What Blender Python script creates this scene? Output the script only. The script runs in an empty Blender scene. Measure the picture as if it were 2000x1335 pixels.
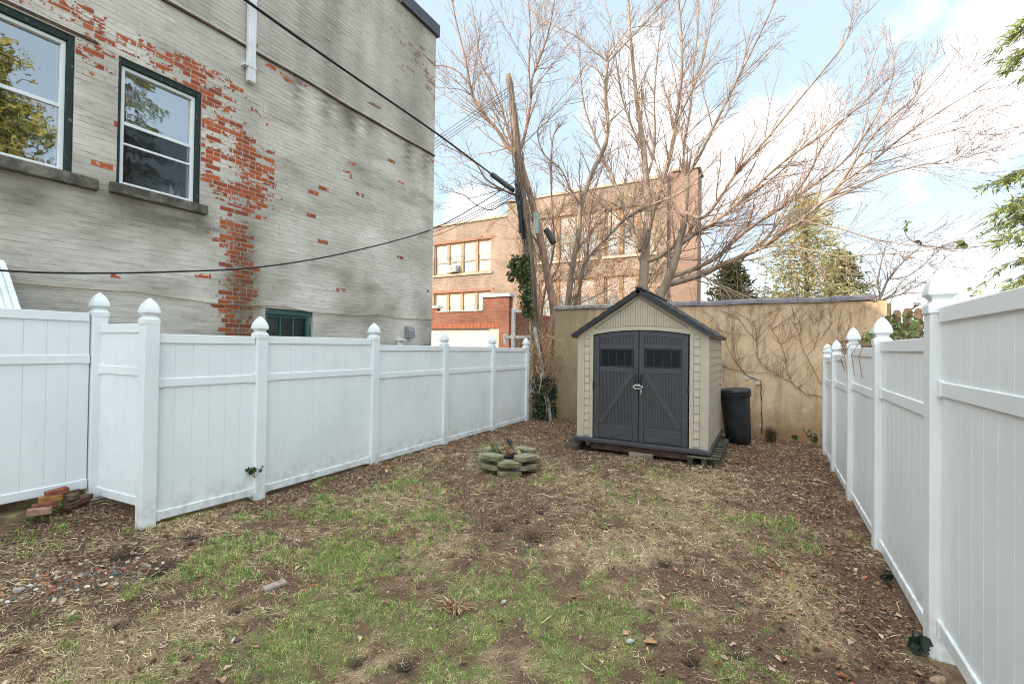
import bpy, math, random
import numpy as np
from mathutils import Vector as V, Matrix
R_ = math.radians
SC = bpy.context.scene
COL = SC.collection
rng = random.Random(7)
NR = np.random.RandomState(11)

# ------------------------------------------------------------------ camera
FPX, HCAM = 889.0, 1.8
yaw, pitch, roll = R_(29.4), R_(.65), R_(.75)
cF = V((-math.sin(yaw)*math.cos(pitch), math.cos(yaw)*math.cos(pitch), math.sin(pitch)))
cR0 = V((math.cos(yaw), math.sin(yaw), 0)); cU0 = cR0.cross(cF)
cR = cR0*math.cos(roll) + cU0*math.sin(roll); cU = cU0*math.cos(roll) - cR0*math.sin(roll)
CAMP = V((0, 0, HCAM))
def ray(u, v): return cF + cR*((u-1000)/FPX) - cU*((v-667.5)/FPX)
def atY(u, v, y): d = ray(u, v); return CAMP + d*(y/d.y)
def atX(u, v, x): d = ray(u, v); return CAMP + d*(x/d.x)
def atZ(u, v, z=0.): d = ray(u, v); return CAMP + d*((z-HCAM)/d.z)
cd = bpy.data.cameras.new('camera'); cam = bpy.data.objects.new('camera', cd); COL.objects.link(cam)
cd.sensor_width = 36; cd.lens = FPX/2000*36; cd.clip_end = 2000; cd.clip_start = .02
m3 = Matrix((cR, cU, -cF)).transposed(); cam.matrix_world = Matrix.Translation(CAMP) @ m3.to_4x4()
SC.camera = cam

# ------------------------------------------------------------------ noise (numpy)
def _h(ix, iy, s):
    n = (ix.astype(np.int64)*374761393 + iy.astype(np.int64)*668265263 + s*1274126177) & 0xffffffff
    n = ((n ^ (n >> 13))*1274126177) & 0xffffffff
    return ((n ^ (n >> 16)) & 0xffff)/65535.
def vn(x, y, sc, s=0):
    x = np.asarray(x, float)*sc; y = np.asarray(y, float)*sc
    ix = np.floor(x); iy = np.floor(y); fx = x-ix; fy = y-iy
    fx = fx*fx*(3-2*fx); fy = fy*fy*(3-2*fy)
    a, b, c, d = _h(ix, iy, s), _h(ix+1, iy, s), _h(ix, iy+1, s), _h(ix+1, iy+1, s)
    return (a*(1-fx)+b*fx)*(1-fy) + (c*(1-fx)+d*fx)*fy
def fbm(x, y, sc, o=4, s=0):
    t = 0; a = .5; n = 0
    for i in range(o): t = t + a*vn(x, y, sc*2**i, s+i*17); n += a; a *= .55
    return t/n

# ------------------------------------------------------------------ materials
def lk(nt, a, b): nt.links.new(a, b)
def newmat(name):
    m = bpy.data.materials.new(name); m.use_nodes = True
    nt = m.node_tree; b = nt.nodes['Principled BSDF']; return m, nt, b
def noise(nt, vec, scale, detail=4, rough=.6, stretch=None):
    if stretch:
        mp = nt.nodes.new('ShaderNodeMapping'); mp.inputs['Scale'].default_value = stretch
        lk(nt, vec, mp.inputs['Vector']); vec = mp.outputs['Vector']
    n = nt.nodes.new('ShaderNodeTexNoise'); n.inputs['Scale'].default_value = scale
    n.inputs['Detail'].default_value = detail; n.inputs['Roughness'].default_value = rough
    lk(nt, vec, n.inputs['Vector']); return n.outputs['Fac']
def maprange(nt, x, a, b, c=0., d=1.):
    n = nt.nodes.new('ShaderNodeMapRange'); n.interpolation_type = 'SMOOTHSTEP'
    for k, q in zip((1, 2, 3, 4), (a, b, c, d)): n.inputs[k].default_value = q
    lk(nt, x, n.inputs[0]); return n.outputs[0]
def math_(nt, op, a, b=None):
    n = nt.nodes.new('ShaderNodeMath'); n.operation = op
    for i, q in enumerate((a, b)):
        if q is None: continue
        if isinstance(q, (int, float)): n.inputs[i].default_value = q
        else: lk(nt, q, n.inputs[i])
    return n.outputs[0]
def mix(nt, fac, a, b, mode='MIX'):
    n = nt.nodes.new('ShaderNodeMix'); n.data_type = 'RGBA'; n.blend_type = mode
    for k, q in ((0, fac), (6, a), (7, b)):
        if isinstance(q, (int, float)): n.inputs[k].default_value = q
        elif isinstance(q, tuple): n.inputs[k].default_value = q if len(q) == 4 else (*q, 1)
        else: lk(nt, q, n.inputs[k])
    return n.outputs[2]
def bump(nt, b, h, strength=.4, dist=.01):
    n = nt.nodes.new('ShaderNodeBump'); n.inputs['Strength'].default_value = strength; n.inputs['Distance'].default_value = dist
    lk(nt, h, n.inputs['Height']); lk(nt, n.outputs[0], b.inputs['Normal'])
def coord(nt, which='Object'):
    return nt.nodes.new('ShaderNodeTexCoord').outputs[which]
def attr(nt, name, out='Color'):
    a = nt.nodes.new('ShaderNodeAttribute'); a.attribute_name = name; return a.outputs[out]
MATS = {}
def M(name, c, rough=.6, dark=None, sc=4., lo=.4, hi=.7, sc2=40., bstr=.2, bdist=.004, metal=0., spec=.4, stretch=None, tint=False, grain=.25):
    """base colour c mottled towards colour dark by two octaves of noise, with a fine bump"""
    if name in MATS: return MATS[name]
    m, nt, b = newmat(name); co = coord(nt)
    dark = dark or tuple(q*.72 for q in c)
    f = maprange(nt, noise(nt, co, sc, 5, .62, stretch), lo, hi)
    col = mix(nt, f, c, dark)
    g = noise(nt, co, sc2, 3, .6, stretch)
    col = mix(nt, 1., col, mix(nt, g, (1-grain,)*3, (1+grain,)*3), 'MULTIPLY')
    if tint: col = mix(nt, 1., col, attr(nt, 'tint'), 'MULTIPLY')
    lk(nt, col, b.inputs['Base Color']); b.inputs['Roughness'].default_value = rough; b.inputs['Metallic'].default_value = metal
    b.inputs['Specular IOR Level'].default_value = spec
    if bstr: bump(nt, b, g, bstr, bdist)
    MATS[name] = m; return m
def Mtint(name, rough=.7, spec=.2, trans=0., var=.0):
    if name in MATS: return MATS[name]
    m, nt, b = newmat(name); lk(nt, attr(nt, 'tint'), b.inputs['Base Color'])
    b.inputs['Roughness'].default_value = rough; b.inputs['Specular IOR Level'].default_value = spec
    if trans:
        t = nt.nodes.new('ShaderNodeBsdfTranslucent'); lk(nt, attr(nt, 'tint'), t.inputs['Color'])
        ms = nt.nodes.new('ShaderNodeMixShader'); ms.inputs[0].default_value = trans
        lk(nt, b.outputs[0], ms.inputs[1]); lk(nt, t.outputs[0], ms.inputs[2])
        lk(nt, ms.outputs[0], nt.nodes['Material Output'].inputs[0])
    MATS[name] = m; return m
def Mglass(name, refl=.22, tint=(.9, .95, .95), rough=.02, wob=.0):
    if name in MATS: return MATS[name]
    m, nt, b = newmat(name); nt.nodes.remove(b)
    tr = nt.nodes.new('ShaderNodeBsdfTransparent'); tr.inputs[0].default_value = (*tint, 1)
    gl = nt.nodes.new('ShaderNodeBsdfGlossy'); gl.inputs['Roughness'].default_value = rough
    if wob:
        n = noise(nt, coord(nt), 3.5, 2); bp = nt.nodes.new('ShaderNodeBump'); bp.inputs['Strength'].default_value = wob
        bp.inputs['Distance'].default_value = .02; lk(nt, n, bp.inputs['Height']); lk(nt, bp.outputs[0], gl.inputs['Normal'])
    fr = nt.nodes.new('ShaderNodeFresnel'); fr.inputs[0].default_value = 1.5
    f = math_(nt, 'ADD', fr.outputs[0], refl)
    ms = nt.nodes.new('ShaderNodeMixShader'); lk(nt, f, ms.inputs[0]); lk(nt, tr.outputs[0], ms.inputs[1]); lk(nt, gl.outputs[0], ms.inputs[2])
    lk(nt, ms.outputs[0], nt.nodes['Material Output'].inputs[0]); MATS[name] = m; return m

# ------------------------------------------------------------------ mesh collector
class MB:
    def __init__(s): s.v = []; s.f = []; s.c = []; s.hasc = False
    def add(s, vs, fs, c=None):
        o = len(s.v); s.v.extend(vs); s.f.extend([tuple(i+o for i in f) for f in fs])
        if c is not None: s.hasc = True
        s.c.extend([c or (1, 1, 1)]*len(vs))
    def box(s, x0, y0, z0, x1, y1, z1, c=None):
        s.add([(x0,y0,z0),(x1,y0,z0),(x1,y1,z0),(x0,y1,z0),(x0,y0,z1),(x1,y0,z1),(x1,y1,z1),(x0,y1,z1)],
              [(0,3,2,1),(4,5,6,7),(0,1,5,4),(1,2,6,5),(2,3,7,6),(3,0,4,7)], c)
    def obox(s, c, ax, ay, az, col=None):
        """box about centre c with half-axis vectors"""
        c, ax, ay, az = V(c), V(ax), V(ay), V(az)
        vs = [tuple(c + ax*i + ay*j + az*k) for k in (-1, 1) for i, j in ((-1,-1),(1,-1),(1,1),(-1,1))]
        s.add(vs, [(0,3,2,1),(4,5,6,7),(0,1,5,4),(1,2,6,5),(2,3,7,6),(3,0,4,7)], col)
    def bar(s, a, b, w, h, up=(0, 0, 1), col=None):
        a, b = V(a), V(b); d = (b-a); L = d.length/2; d.normalize(); u = V(up); sd = d.cross(u)
        if sd.length < 1e-4: sd = d.cross(V((1, 0, 0)))
        sd.normalize(); u = sd.cross(d)
        s.obox((a+b)/2, d*L, sd*w/2, u*h/2, col)
    def tube(s, pts, rad, n=6, cap=True, col=None):
        vs = []; N = len(pts); pts = [V(p) for p in pts]
        if not hasattr(rad, '__len__'): rad = [rad]*N
        t0 = (pts[1]-pts[0]).normalized(); ref = V((.31, .94, .12)) if abs(t0.z) > .8 else V((.1, .15, 1))
        for i, p in enumerate(pts):
            t = (pts[min(i+1, N-1)]-pts[max(i-1, 0)])
            a = t.cross(ref)
            if a.length < 1e-6: a = V((1, 0, 0))
            a.normalize(); b = a.cross(t); b.normalize(); r = rad[i]
            for k in range(n):
                an = 6.28318*k/n; vs.append(tuple(p + a*(r*math.cos(an)) + b*(r*math.sin(an))))
        fs = [(i*n+k, i*n+(k+1) % n, (i+1)*n+(k+1) % n, (i+1)*n+k) for i in range(N-1) for k in range(n)]
        if cap: fs += [tuple(range(n))[::-1], tuple(range((N-1)*n, N*n))]
        s.add(vs, fs, col)
    def lathe(s, prof, n=32, c=(0, 0, 0), col=None):
        vs = []; N = len(prof)
        for r, z in prof:
            for k in range(n):
                a = 6.28318*k/n; vs.append((c[0]+r*math.cos(a), c[1]+r*math.sin(a), c[2]+z))
        fs = [(i*n+k, i*n+(k+1) % n, (i+1)*n+(k+1) % n, (i+1)*n+k) for i in range(N-1) for k in range(n)]
        fs += [tuple(range(n))[::-1], tuple(range((N-1)*n, N*n))]
        s.add(vs, fs, col)
    def prism(s, poly, a, b, col=None):
        """polygon of 2-D points; a(p) and b(p) map a point to the two end caps"""
        n = len(poly); vs = [tuple(a(p)) for p in poly] + [tuple(b(p)) for p in poly]
        s.add(vs, [tuple(range(n))[::-1], tuple(range(n, 2*n))] + [(i, (i+1) % n, n+(i+1) % n, n+i) for i in range(n)], col)
    def build(s, name, m, parent=None, loc=None, smooth=False, bevel=0., local=False, seg=1):
        me = bpy.data.meshes.new(name); o = bpy.data.objects.new(name, me); COL.objects.link(o)
        off = V((0, 0, 0))
        if parent is not None:
            o.parent = parent
            if not local:
                p = parent
                while p: off += p.location; p = p.parent
        elif loc is not None:
            o.location = loc; off = V((0, 0, 0)) if local else V(loc)
        ar = np.array(s.v, np.float32).reshape(-1, 3) - np.array(off, np.float32)
        me.from_pydata(ar.tolist(), [], s.f)
        for q in (m if isinstance(m, (list, tuple)) else [m]): me.materials.append(q)
        if s.hasc:
            a = me.attributes.new('tint', 'FLOAT_COLOR', 'POINT'); c = np.ones((len(s.v), 4), np.float32); c[:, :3] = s.c
            a.data.foreach_set('color', c.ravel())
        if smooth: me.shade_smooth()
        if bevel:
            bv = o.modifiers.new('bevel', 'BEVEL'); bv.width = bevel; bv.segments = seg; bv.limit_method = 'ANGLE'
        me.update(); return o
def npmesh(name, verts, faces, m, tint=None, parent=None, smooth=False):
    """verts (N,3), faces (M,k) arrays of one face size"""
    me = bpy.data.meshes.new(name); k = faces.shape[1]; nf = len(faces)
    me.vertices.add(len(verts)); me.vertices.foreach_set('co', np.ascontiguousarray(verts, np.float32).ravel())
    me.loops.add(nf*k); me.loops.foreach_set('vertex_index', np.ascontiguousarray(faces, np.int32).ravel())
    me.polygons.add(nf); me.polygons.foreach_set('loop_start', np.arange(0, nf*k, k, dtype=np.int32))
    me.update(calc_edges=True); me.materials.append(m)
    if tint is not None:
        a = me.attributes.new('tint', 'FLOAT_COLOR', 'POINT'); c = np.ones((len(verts), 4), np.float32); c[:, :3] = tint
        a.data.foreach_set('color', c.ravel())
    if smooth: me.shade_smooth()
    else: me.shade_flat()
    o = bpy.data.objects.new(name, me); COL.objects.link(o); o.parent = parent; return o
def tag(o, label=None, cat=None, group=None, kind=None):
    if label: o['label'] = label
    if cat: o['category'] = cat
    if group: o['group'] = group
    o['kind'] = kind or 'thing'
    return o
def empty(name, loc, label, cat, group=None, rz=0.):
    o = bpy.data.objects.new(name, None); COL.objects.link(o); o.location = loc; o.rotation_euler.z = rz
    o.empty_display_size = .2
    return tag(o, label, cat, group)
def jit(c, a=.15):
    k = 1 + rng.uniform(-a, a); return tuple(max(0, q*k*(1+rng.uniform(-a*.35, a*.35))) for q in c)
# ------------------------------------------------------------------ painted brick building on the left
XW = -6.9
WIN = [(.95, 2.02, 3.70, 5.27), (2.42, 3.35, 3.72, 5.28), (4.33, 5.19, 1.45, 2.37), (.55, 1.43, 1.3, 2.37)]   # openings y0 y1 z0 z1
bld = empty('brick_building', (XW, 0, 0), 'tall old brick building with peeling grey paint showing orange brick patches', 'building')
def seg_d(y, z, pl):
    d = np.full(y.shape, 9.)
    for (a, b), (c, e) in zip(pl[:-1], pl[1:]):
        L = (c-a)**2+(e-b)**2; t = np.clip(((y-a)*(c-a)+(z-b)*(e-b))/L, 0, 1)
        d = np.minimum(d, np.hypot(y-a-t*(c-a), z-b-t*(e-b)))
    return d
CO, BL = .0677, .205
rows = []
y_lo, y_hi, z_hi = -1.2, 8.39, 9.12
for r in range(int(z_hi/CO)):
    z0 = r*CO; header = (r % 7 == 3); L = BL/2 if header else BL
    y = y_lo - (L/2 if r % 2 else 0)
    while y < y_hi:
        a, b = max(y, y_lo), min(y+L, y_hi)
        cuts = [(a, b)]
        for (w0, w1, q0, q1) in WIN:
            if z0+CO > q0+.01 and z0 < q1-.01:
                nc = []
                for (s, e) in cuts:
                    if e <= w0 or s >= w1: nc.append((s, e))
                    else:
                        if s < w0: nc.append((s, w0))
                        if e > w1: nc.append((w1, e))
                cuts = nc
        for (s, e) in cuts:
            if e-s > .03: rows.append((s, e, z0, min(z0+CO, z_hi)))
        y += L
B = np.array(rows); n = len(B); cy = (B[:, 0]+B[:, 1])/2; cz = (B[:, 2]+B[:, 3])/2
pl_main = [(1.45, 5.50), (1.94, 5.47), (2.5, 5.42), (3.06, 5.40), (3.55, 5.20), (3.9, 4.85), (4.0, 4.5), (4.02, 4.2), (3.85, 3.95), (3.85, 3.4), (3.92, 3.05), (3.95, 2.6), (3.95, 2.0), (3.95, 1.5)]
d1 = seg_d(cy, cz, pl_main)
dens = .95*np.exp(-(d1/.27)**2) * np.where(cz < 4.4, 1.0, np.where(cy < 2.6, .62, .8))
dens += .75*np.exp(-(seg_d(cy, cz, [(3.5, 4.75), (3.5, 4.0)])/.22)**2)
dens += .55*np.exp(-(seg_d(cy, cz, [(3.1, 5.55), (3.8, 5.6), (4.3, 5.35)])/.16)**2)
dens += .5*np.exp(-((cy-4.4)/.42)**2-((cz-4.45)/.55)**2)
dens += .6*np.exp(-(seg_d(cy, cz, [(1.2, 5.75), (2.2, 5.6)])/.1)**2)
dens += .5*np.exp(-((cy-2.15)/.2)**2-((cz-5.05)/.2)**2)
dens += .5*np.exp(-(seg_d(cy, cz, [(5.7, 5.02), (6.1, 4.98)])/.05)**2)+.45*np.exp(-((cy-6.85)/.25)**2-((cz-4.5)/.12)**2)
dens += .45*np.exp(-(seg_d(cy, cz, [(4.2, 6.2), (5.0, 6.15)])/.1)**2)
up = .40*np.exp(-((cy-7.9)/1.1)**2-((cz-8.4)/.7)**2) + .3*np.exp(-((cy-8.3)/.4)**2-((cz-7.4)/.7)**2) + .05*(cz > 6.8)
dens = np.maximum(dens, up) + .012
clump = fbm(cy, cz, 3.2, 3, 5)
rnd = NR.rand(n)
dens = np.where(cz < 3.6, dens*1.15, dens)
p = np.minimum(dens*(.3+1.35*clump), .86)
peel = np.clip(.43 + (p - .5)*.85 + (.5-rnd)*.42, 0, 1); peel = np.where(p < .05, np.where(rnd < p, .62, .1), peel)
# shade of each brick body
k = NR.rand(n)
bc = np.array((.60, .14, .05))[None]*(1-k[:, None]) + np.array((.34, .085, .048))[None]*k[:, None]
dk = (cz > 6.4)
bc[dk] = np.array((.34, .19, .16))*(.7+.6*NR.rand(dk.sum()))[:, None]
# grime on the paint: blotches, drips below the iron line, olive stain down the streak (smooth fields, read per vertex)
def grime(y, z):
    gr = 1. + .55*(fbm(y, z*1.6, .8, 4, 31)-.5) + .16*(fbm(y, z*2.5, 3.5, 3, 33)-.5)
    gr = gr - .62*np.clip(fbm(y, z*2.6, 1.7, 5, 91)-.52, 0, 1)*2*(z < 6.2)
    drip = np.clip(vn(y, z*.12, 5.2, 9)-.40, 0, 1)*2
    gr = gr - .85*drip*np.clip(1-(6.27-z)/1.0, 0, 1)*(z < 6.27)*np.clip((y-3.6)/1.2, 0, 1)
    gr = gr - np.where(z > 6.3, .17+.26*np.clip(vn(y, z*.06, 4.1, 19)-.45, 0, 1)*2, 0)
    gr = gr - .60*np.exp(-((z-3.40)/.30)**2)*np.clip(fbm(y, z, 2.4, 3, 3)*1.5-.3, 0, 1)*(y < 3.6)
    gr = gr - .30*np.clip(vn(y, z*.18, 3.1, 29)-.5, 0, 1)*2*np.clip((4.2-z)/1.5, 0, 1)
    return np.clip(gr, .34, 1.15)
def olive_f(y, z):
    return np.clip(np.exp(-((y-3.97)/.27)**2)*np.clip((3.9-z)/1.0, 0, 1)*(.38+1.15*fbm(y, z, 7, 3, 6)) + .25*np.exp(-((y-4.0)/.15)**2)*(z < 5.5) + .3*np.exp(-((z-2.9)/.5)**2)*np.exp(-((y-2.7)/.5)**2)*vn(y, z, 3, 8) + .22*np.clip(fbm(y, z*1.5, 1.3, 3, 57)-.5, 0, 1)*2*(z < 4), 0, .85)
off = NR.normal(0, .0007, n) - .002*(NR.rand(n) < .06)
ins = .0022; g = .0022; gi_ = np.where(p > .10, .0022, .00005)
gy = np.where(p > .10, .0045, .00005); gz_ = np.where(p > .10, .0042, .0016)
Y0, Y1, Z0, Z1 = B[:, 0]+gy, B[:, 1]-gy, B[:, 2]+gz_, B[:, 3]-gz_
xb = np.full(n, -.0035); tl = NR.normal(0, .0008, n); ty = NR.normal(0, .0002, n)
vs = np.stack([np.stack([xb, Y0, Z0], 1), np.stack([xb, Y1, Z0], 1), np.stack([xb, Y1, Z1], 1), np.stack([xb, Y0, Z1], 1),
    np.stack([off+tl+ty, Y0+gi_, Z0+ins], 1), np.stack([off+tl-ty, Y1-gi_, Z0+ins], 1), np.stack([off-tl-ty, Y1-gi_, Z1-ins], 1), np.stack([off-tl+ty, Y0+gi_, Z1-ins], 1)], 1).reshape(-1, 3)
ff = np.array([(4, 5, 6, 7), (0, 1, 5, 4), (1, 2, 6, 5), (2, 3, 7, 6), (3, 0, 4, 7)])
fs = (np.arange(n)[:, None, None]*8 + ff[None]).reshape(-1, 4)
def paint_mat(name, ragged):
    m, nt, b = newmat(name); co = coord(nt)
    fine = noise(nt, co, 24, 5, .7); horiz = noise(nt, co, 5, 6, .75, (1, .8, 3.6)); big = noise(nt, co, 1.1, 3, .5)
    paint = mix(nt, maprange(nt, big, .35, .65), (.66, .61, .545), (.56, .515, .45))
    paint = mix(nt, math_(nt, 'MULTIPLY', maprange(nt, horiz, .48, .72), .48), paint, (.20, .18, .15))
    paint = mix(nt, math_(nt, 'MULTIPLY', maprange(nt, noise(nt, co, 9, 4, .7), .56, .68), .45), paint, (.72, .68, .61))
    paint = mix(nt, 1., paint, attr(nt, 'grime'), 'MULTIPLY')
    paint = mix(nt, attr(nt, 'olive', 'Fac'), paint, (.105, .085, .045))
    if ragged:
        f = math_(nt, 'ADD', attr(nt, 'peel', 'Fac'), math_(nt, 'MULTIPLY', math_(nt, 'SUBTRACT', math_(nt, 'ADD', math_(nt, 'MULTIPLY', noise(nt, co, 4.5, 3, .6, (1, .7, 1.6)), .5), math_(nt, 'MULTIPLY', noise(nt, co, 15, 5, .72), .5)), .5), 2.6))
        f = maprange(nt, f, .53, .56)
        brick = mix(nt, fine, attr(nt, 'tint'), mix(nt, 1., attr(nt, 'tint'), (.55, .5, .5), 'MULTIPLY'))
        brick = mix(nt, math_(nt, 'MULTIPLY', attr(nt, 'olive', 'Fac'), .6), brick, (.07, .05, .03))
        col = mix(nt, f, paint, brick)
        h = math_(nt, 'SUBTRACT', math_(nt, 'MULTIPLY', fine, .5), math_(nt, 'MULTIPLY', f, .35))
    else:
        col = mix(nt, .3, paint, (.46, .42, .365)); h = fine
    lk(nt, col, b.inputs['Base Color']); b.inputs['Roughness'].default_value = .8; b.inputs['Specular IOR Level'].default_value = .25
    bump(nt, b, h, .35, .005); return m
PAINT = paint_mat('peeling painted brick', True); MORT = paint_mat('painted mortar', False)
wall = npmesh('wall', vs, fs, PAINT, np.repeat(bc, 8, 0), bld)
def fattr(me, nm, val, color=False):
    a = me.attributes.new(nm, 'FLOAT_COLOR' if color else 'FLOAT', 'POINT')
    if color: c = np.ones((len(val), 4), np.float32); c[:, :3] = np.stack([val, val**1.03, val**1.10], 1); a.data.foreach_set('color', c.ravel())
    else: a.data.foreach_set('value', np.ascontiguousarray(val, np.float32))
fattr(wall.data, 'peel', np.repeat(peel, 8)); fattr(wall.data, 'olive', olive_f(vs[:, 1], vs[:, 2])); fattr(wall.data, 'grime', grime(vs[:, 1], vs[:, 2]), True)
mb = MB()
ys = sorted({-12., 8.38} | {round(-1.2+.24*i, 3) for i in range(40)} | {w[0] for w in WIN} | {w[1] for w in WIN}); zs = sorted({0., 9.12} | {round(.2*i+.03, 3) for i in range(45)} | {w[2] for w in WIN} | {w[3] for w in WIN})
for a, b_ in zip(ys[:-1], ys[1:]):
    for c, e in zip(zs[:-1], zs[1:]):
        my, mz = (a+b_)/2, (c+e)/2
        if not any(w[0] < my < w[1] and w[2] < mz < w[3] for w in WIN):
            x = XW-.0024; mb.add([(x, a, c), (x, b_, c), (x, b_, e), (x, a, e)], [(0, 1, 2, 3)])
for (a, b_, c, e) in WIN:
    x0, x1 = XW-.006, XW-.16
    mb.add([(x0,a,c),(x0,b_,c),(x0,b_,e),(x0,a,e),(x1,a,c),(x1,b_,c),(x1,b_,e),(x1,a,e)], [(0,1,5,4),(1,2,6,5),(2,3,7,6),(3,0,4,7)])
# end wall, far wall, roof
mb.add([(XW, 8.388, 0), (XW-9, 8.388, 0), (XW-9, 8.388, 9.12), (XW, 8.388, 9.12)], [(0, 1, 2, 3)])
mb.add([(XW-9, 8.388, 0), (XW-9, -12, 0), (XW-9, -12, 9.12), (XW-9, 8.388, 9.12)], [(0, 1, 2, 3)])
mb.add([(XW-9, -12, 0), (XW, -12, 0), (XW, -12, 9.12), (XW-9, -12, 9.12)], [(0, 1, 2, 3)])
mb.add([(XW, 8.388, 9.12), (XW-9, 8.388, 9.12), (XW-9, -12, 9.12), (XW, -12, 9.12)], [(0, 1, 2, 3)])
o = mb.build('mortar_bed', MORT, bld); N = len(o.data.vertices)
q_ = np.empty(N*3, np.float32); o.data.vertices.foreach_get('co', q_); q_ = q_.reshape(-1, 3); fattr(o.data, 'olive', olive_f(q_[:, 1], q_[:, 2])); fattr(o.data, 'grime', .93*grime(q_[:, 1], q_[:, 2]), True)
DARKMET = M('dark roof metal', (.055, .06, .075), .45, (.09, .09, .10), metal=.3)
STONE = M('mossy sill stone', (.20, .18, .145), .9, (.07, .065, .05), 6, .35, .62, 60, .6, .01)
GREENP = M('flaking dark green paint', (.012, .026, .023), .7, (.16, .15, .12), 26, .62, .68, 60, .6, .006, stretch=(1, 1, .45))
VINYLW = M('white window vinyl', (.74, .76, .77), .35, (.60, .62, .63), 5, .5, .8, 40, .0, grain=.05)
mb = MB(); mb.box(XW-9.05, 7.2, 9.12, XW+.07, 8.46, 9.40); mb.build('coping', DARKMET, bld, bevel=.01)
mb = MB(); mb.box(XW-.3, -12, 9.12, XW+.05, 7.195, 9.32); mb.build('coping', M('grey cap stone', (.36, .35, .33), .85), bld, bevel=.01)
# iron line half way up
RUST = M('rusty iron line', (.055, .035, .025), .8, (.20, .08, .035), 7, .5, .7)
mb = MB()
prev = None
for i in range(61):
    y = -1.2+i*(9.59/60); z = 6.27+.008*math.sin(y*1.7)+.006*math.sin(y*4.1)
    if prev: mb.bar((XW+.008, prev[0], prev[1]), (XW+.008, y, z), .045, .030)
    prev = (y, z)
mb.build('iron_ledge', RUST, bld)
mb = MB(); mb.bar((XW+.004, .7, 5.305), (XW+.004, 2.22, 5.305), .016, .03); mb.build('rusty_lintel', RUST, bld)
for (y0, y1, z, t) in ((.55, 2.24, 3.70, .135), (2.35, 3.43, 3.72, .13)):
    mb = MB(); mb.box(XW-.16, y0, z-t, XW+.075, y1, z-.002); mb.build('stone_sill', STONE, bld, bevel=.012, seg=2)
GLASS = Mglass('window glass', .52, (.80, .86, .86), .015, .12)
ROOM = M('dim room plaster', (.16, .14, .12), .9); CURT = M('old blind', (.42, .40, .32), .9, (.30, .29, .24), stretch=(1, 1, 12), sc=3)
def sash_window(y0, y1, z0, z1, kind):
    xf = XW-.055
    fr = MB()     # flaking green casing in the reveal
    cw = .062
    fr.box(XW-.10, y1-cw, z0, XW-.012, y1-.003, z1-.003); fr.box(XW-.10, y0+.003, z0, XW-.012, y0+.035, z1-.003); fr.box(XW-.10, y0+.036, z1-cw-.02, XW-.016, y1-cw-.001, z1-.004)
    w = fr.build('window', GREENP, bld, bevel=.006)
    a, b_, c, e = y0+.037, y1-cw-.002, z0+.004, z1-cw-.022
    t = .042
    f = MB()
    x0, x1 = xf-.045, xf+.012
    f.box(x0, a, c, x1, a+t, e); f.box(x0, b_-t, c, x1, b_, e); f.box(x0, a+t, e-t, x1-.002, b_-t, e-.001); f.box(x0, a+t, c, x1+.02, b_-t, c+t)
    mid = c+(e-c)*(.53 if kind else .50)
    f.box(x0-.012, a+t, mid-.02, x1-.012, b_-t, mid+.02)
    if kind: f.box(x0+.005, a+t, c+(e-c)*.36-.014, x1-.018, b_-t, c+(e-c)*.36+.014)
    # inner sash edges
    for q0, q1 in ((c+t, mid-.02), (mid+.02, e-t)):
        f.box(x0-.02, a+t, q0, x0+.006, a+t+.02, q1); f.box(x0-.02, b_-t-.02, q0, x0+.006, b_-t, q1)
    f.build('sash_frame', VINYLW, w, bevel=.003)
    g_ = MB(); g_.add([(x0+.010, a+t, mid), (x0+.010, b_-t, mid), (x0+.010, b_-t, e-t), (x0+.010, a+t, e-t)], [(0, 1, 2, 3)])
    g_.build('pane', GLASS, w); g_ = MB()
    g_.add([(x0+.022, a+t, c+t), (x0+.022, b_-t, c+t), (x0+.022, b_-t, mid), (x0+.022, a+t, mid)], [(0, 1, 2, 3)])
    g_.build('pane', GLASS if not kind else Mglass('screened glass', .05, (.8, .82, .84), .05, .12), w)
    r = MB(); X0, X1 = XW-.17, XW-1.6
    A, Bq, Cq, E_ = y0-.35, y1+.35, z0-.02, z1+.25
    r.add([(X0,A,Cq),(X0,Bq,Cq),(X0,Bq,E_),(X0,A,E_),(X1,A,Cq),(X1,Bq,Cq),(X1,Bq,E_),(X1,A,E_)], [(0,1,5,4),(1,2,6,5),(2,3,7,6),(3,0,4,7),(4,5,6,7)])
    r.build('room_lining', ROOM, w)
    if kind == 1:
        bl = MB(); bl.box(XW-.20, a, mid+.12, XW-.195, b_, e); bl.build('blind', M('pale net blind', (.52, .55, .56), .9), w)
    else:
        bl = MB(); bl.box(XW-.20, a+.55, c+.4, XW-.195, a+.62, e); bl.build('blind', CURT, w)
    return w
sash_window(*WIN[0], 0); sash_window(*WIN[1], 1)
# toiletries on the inner sill of the second window
for i, (y, h, r, c_, lab) in enumerate(((2.74, .10, .03, (.30, .24, .22), 'small brown jar at the left on the windowsill behind the glass'),
        (2.90, .11, .05, (.40, .25, .38), 'pink square box among bottles on the windowsill'), (2.99, .18, .035, (.30, .25, .38), 'purple bottle on the windowsill behind glass'),
        (3.08, .24, .042, (.55, .55, .58), 'tallest silver bottle on the windowsill'), (3.17, .19, .03, (.45, .40, .36), 'grey pump bottle rightmost on the windowsill'))):
    mb = MB(); q = (XW-.19, y, 3.70)
    if i == 1: mb.box(XW-.22, y-.04, 3.70, XW-.16, y+.04, 3.81)
    else: mb.lathe([(r*.9, 0), (r, .01), (r, h*.62), (r*.8, h*.72), (r*.35, h*.78), (r*.35, h), (.004, h+.003)], 12, q)
    tag(mb.build('toiletry_bottle' if i != 1 else 'soap_box', M('bottle %d' % i, c_, .35), None, q, True), lab, 'bottle' if i != 1 else 'box', 'toiletries on the windowsill')
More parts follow.
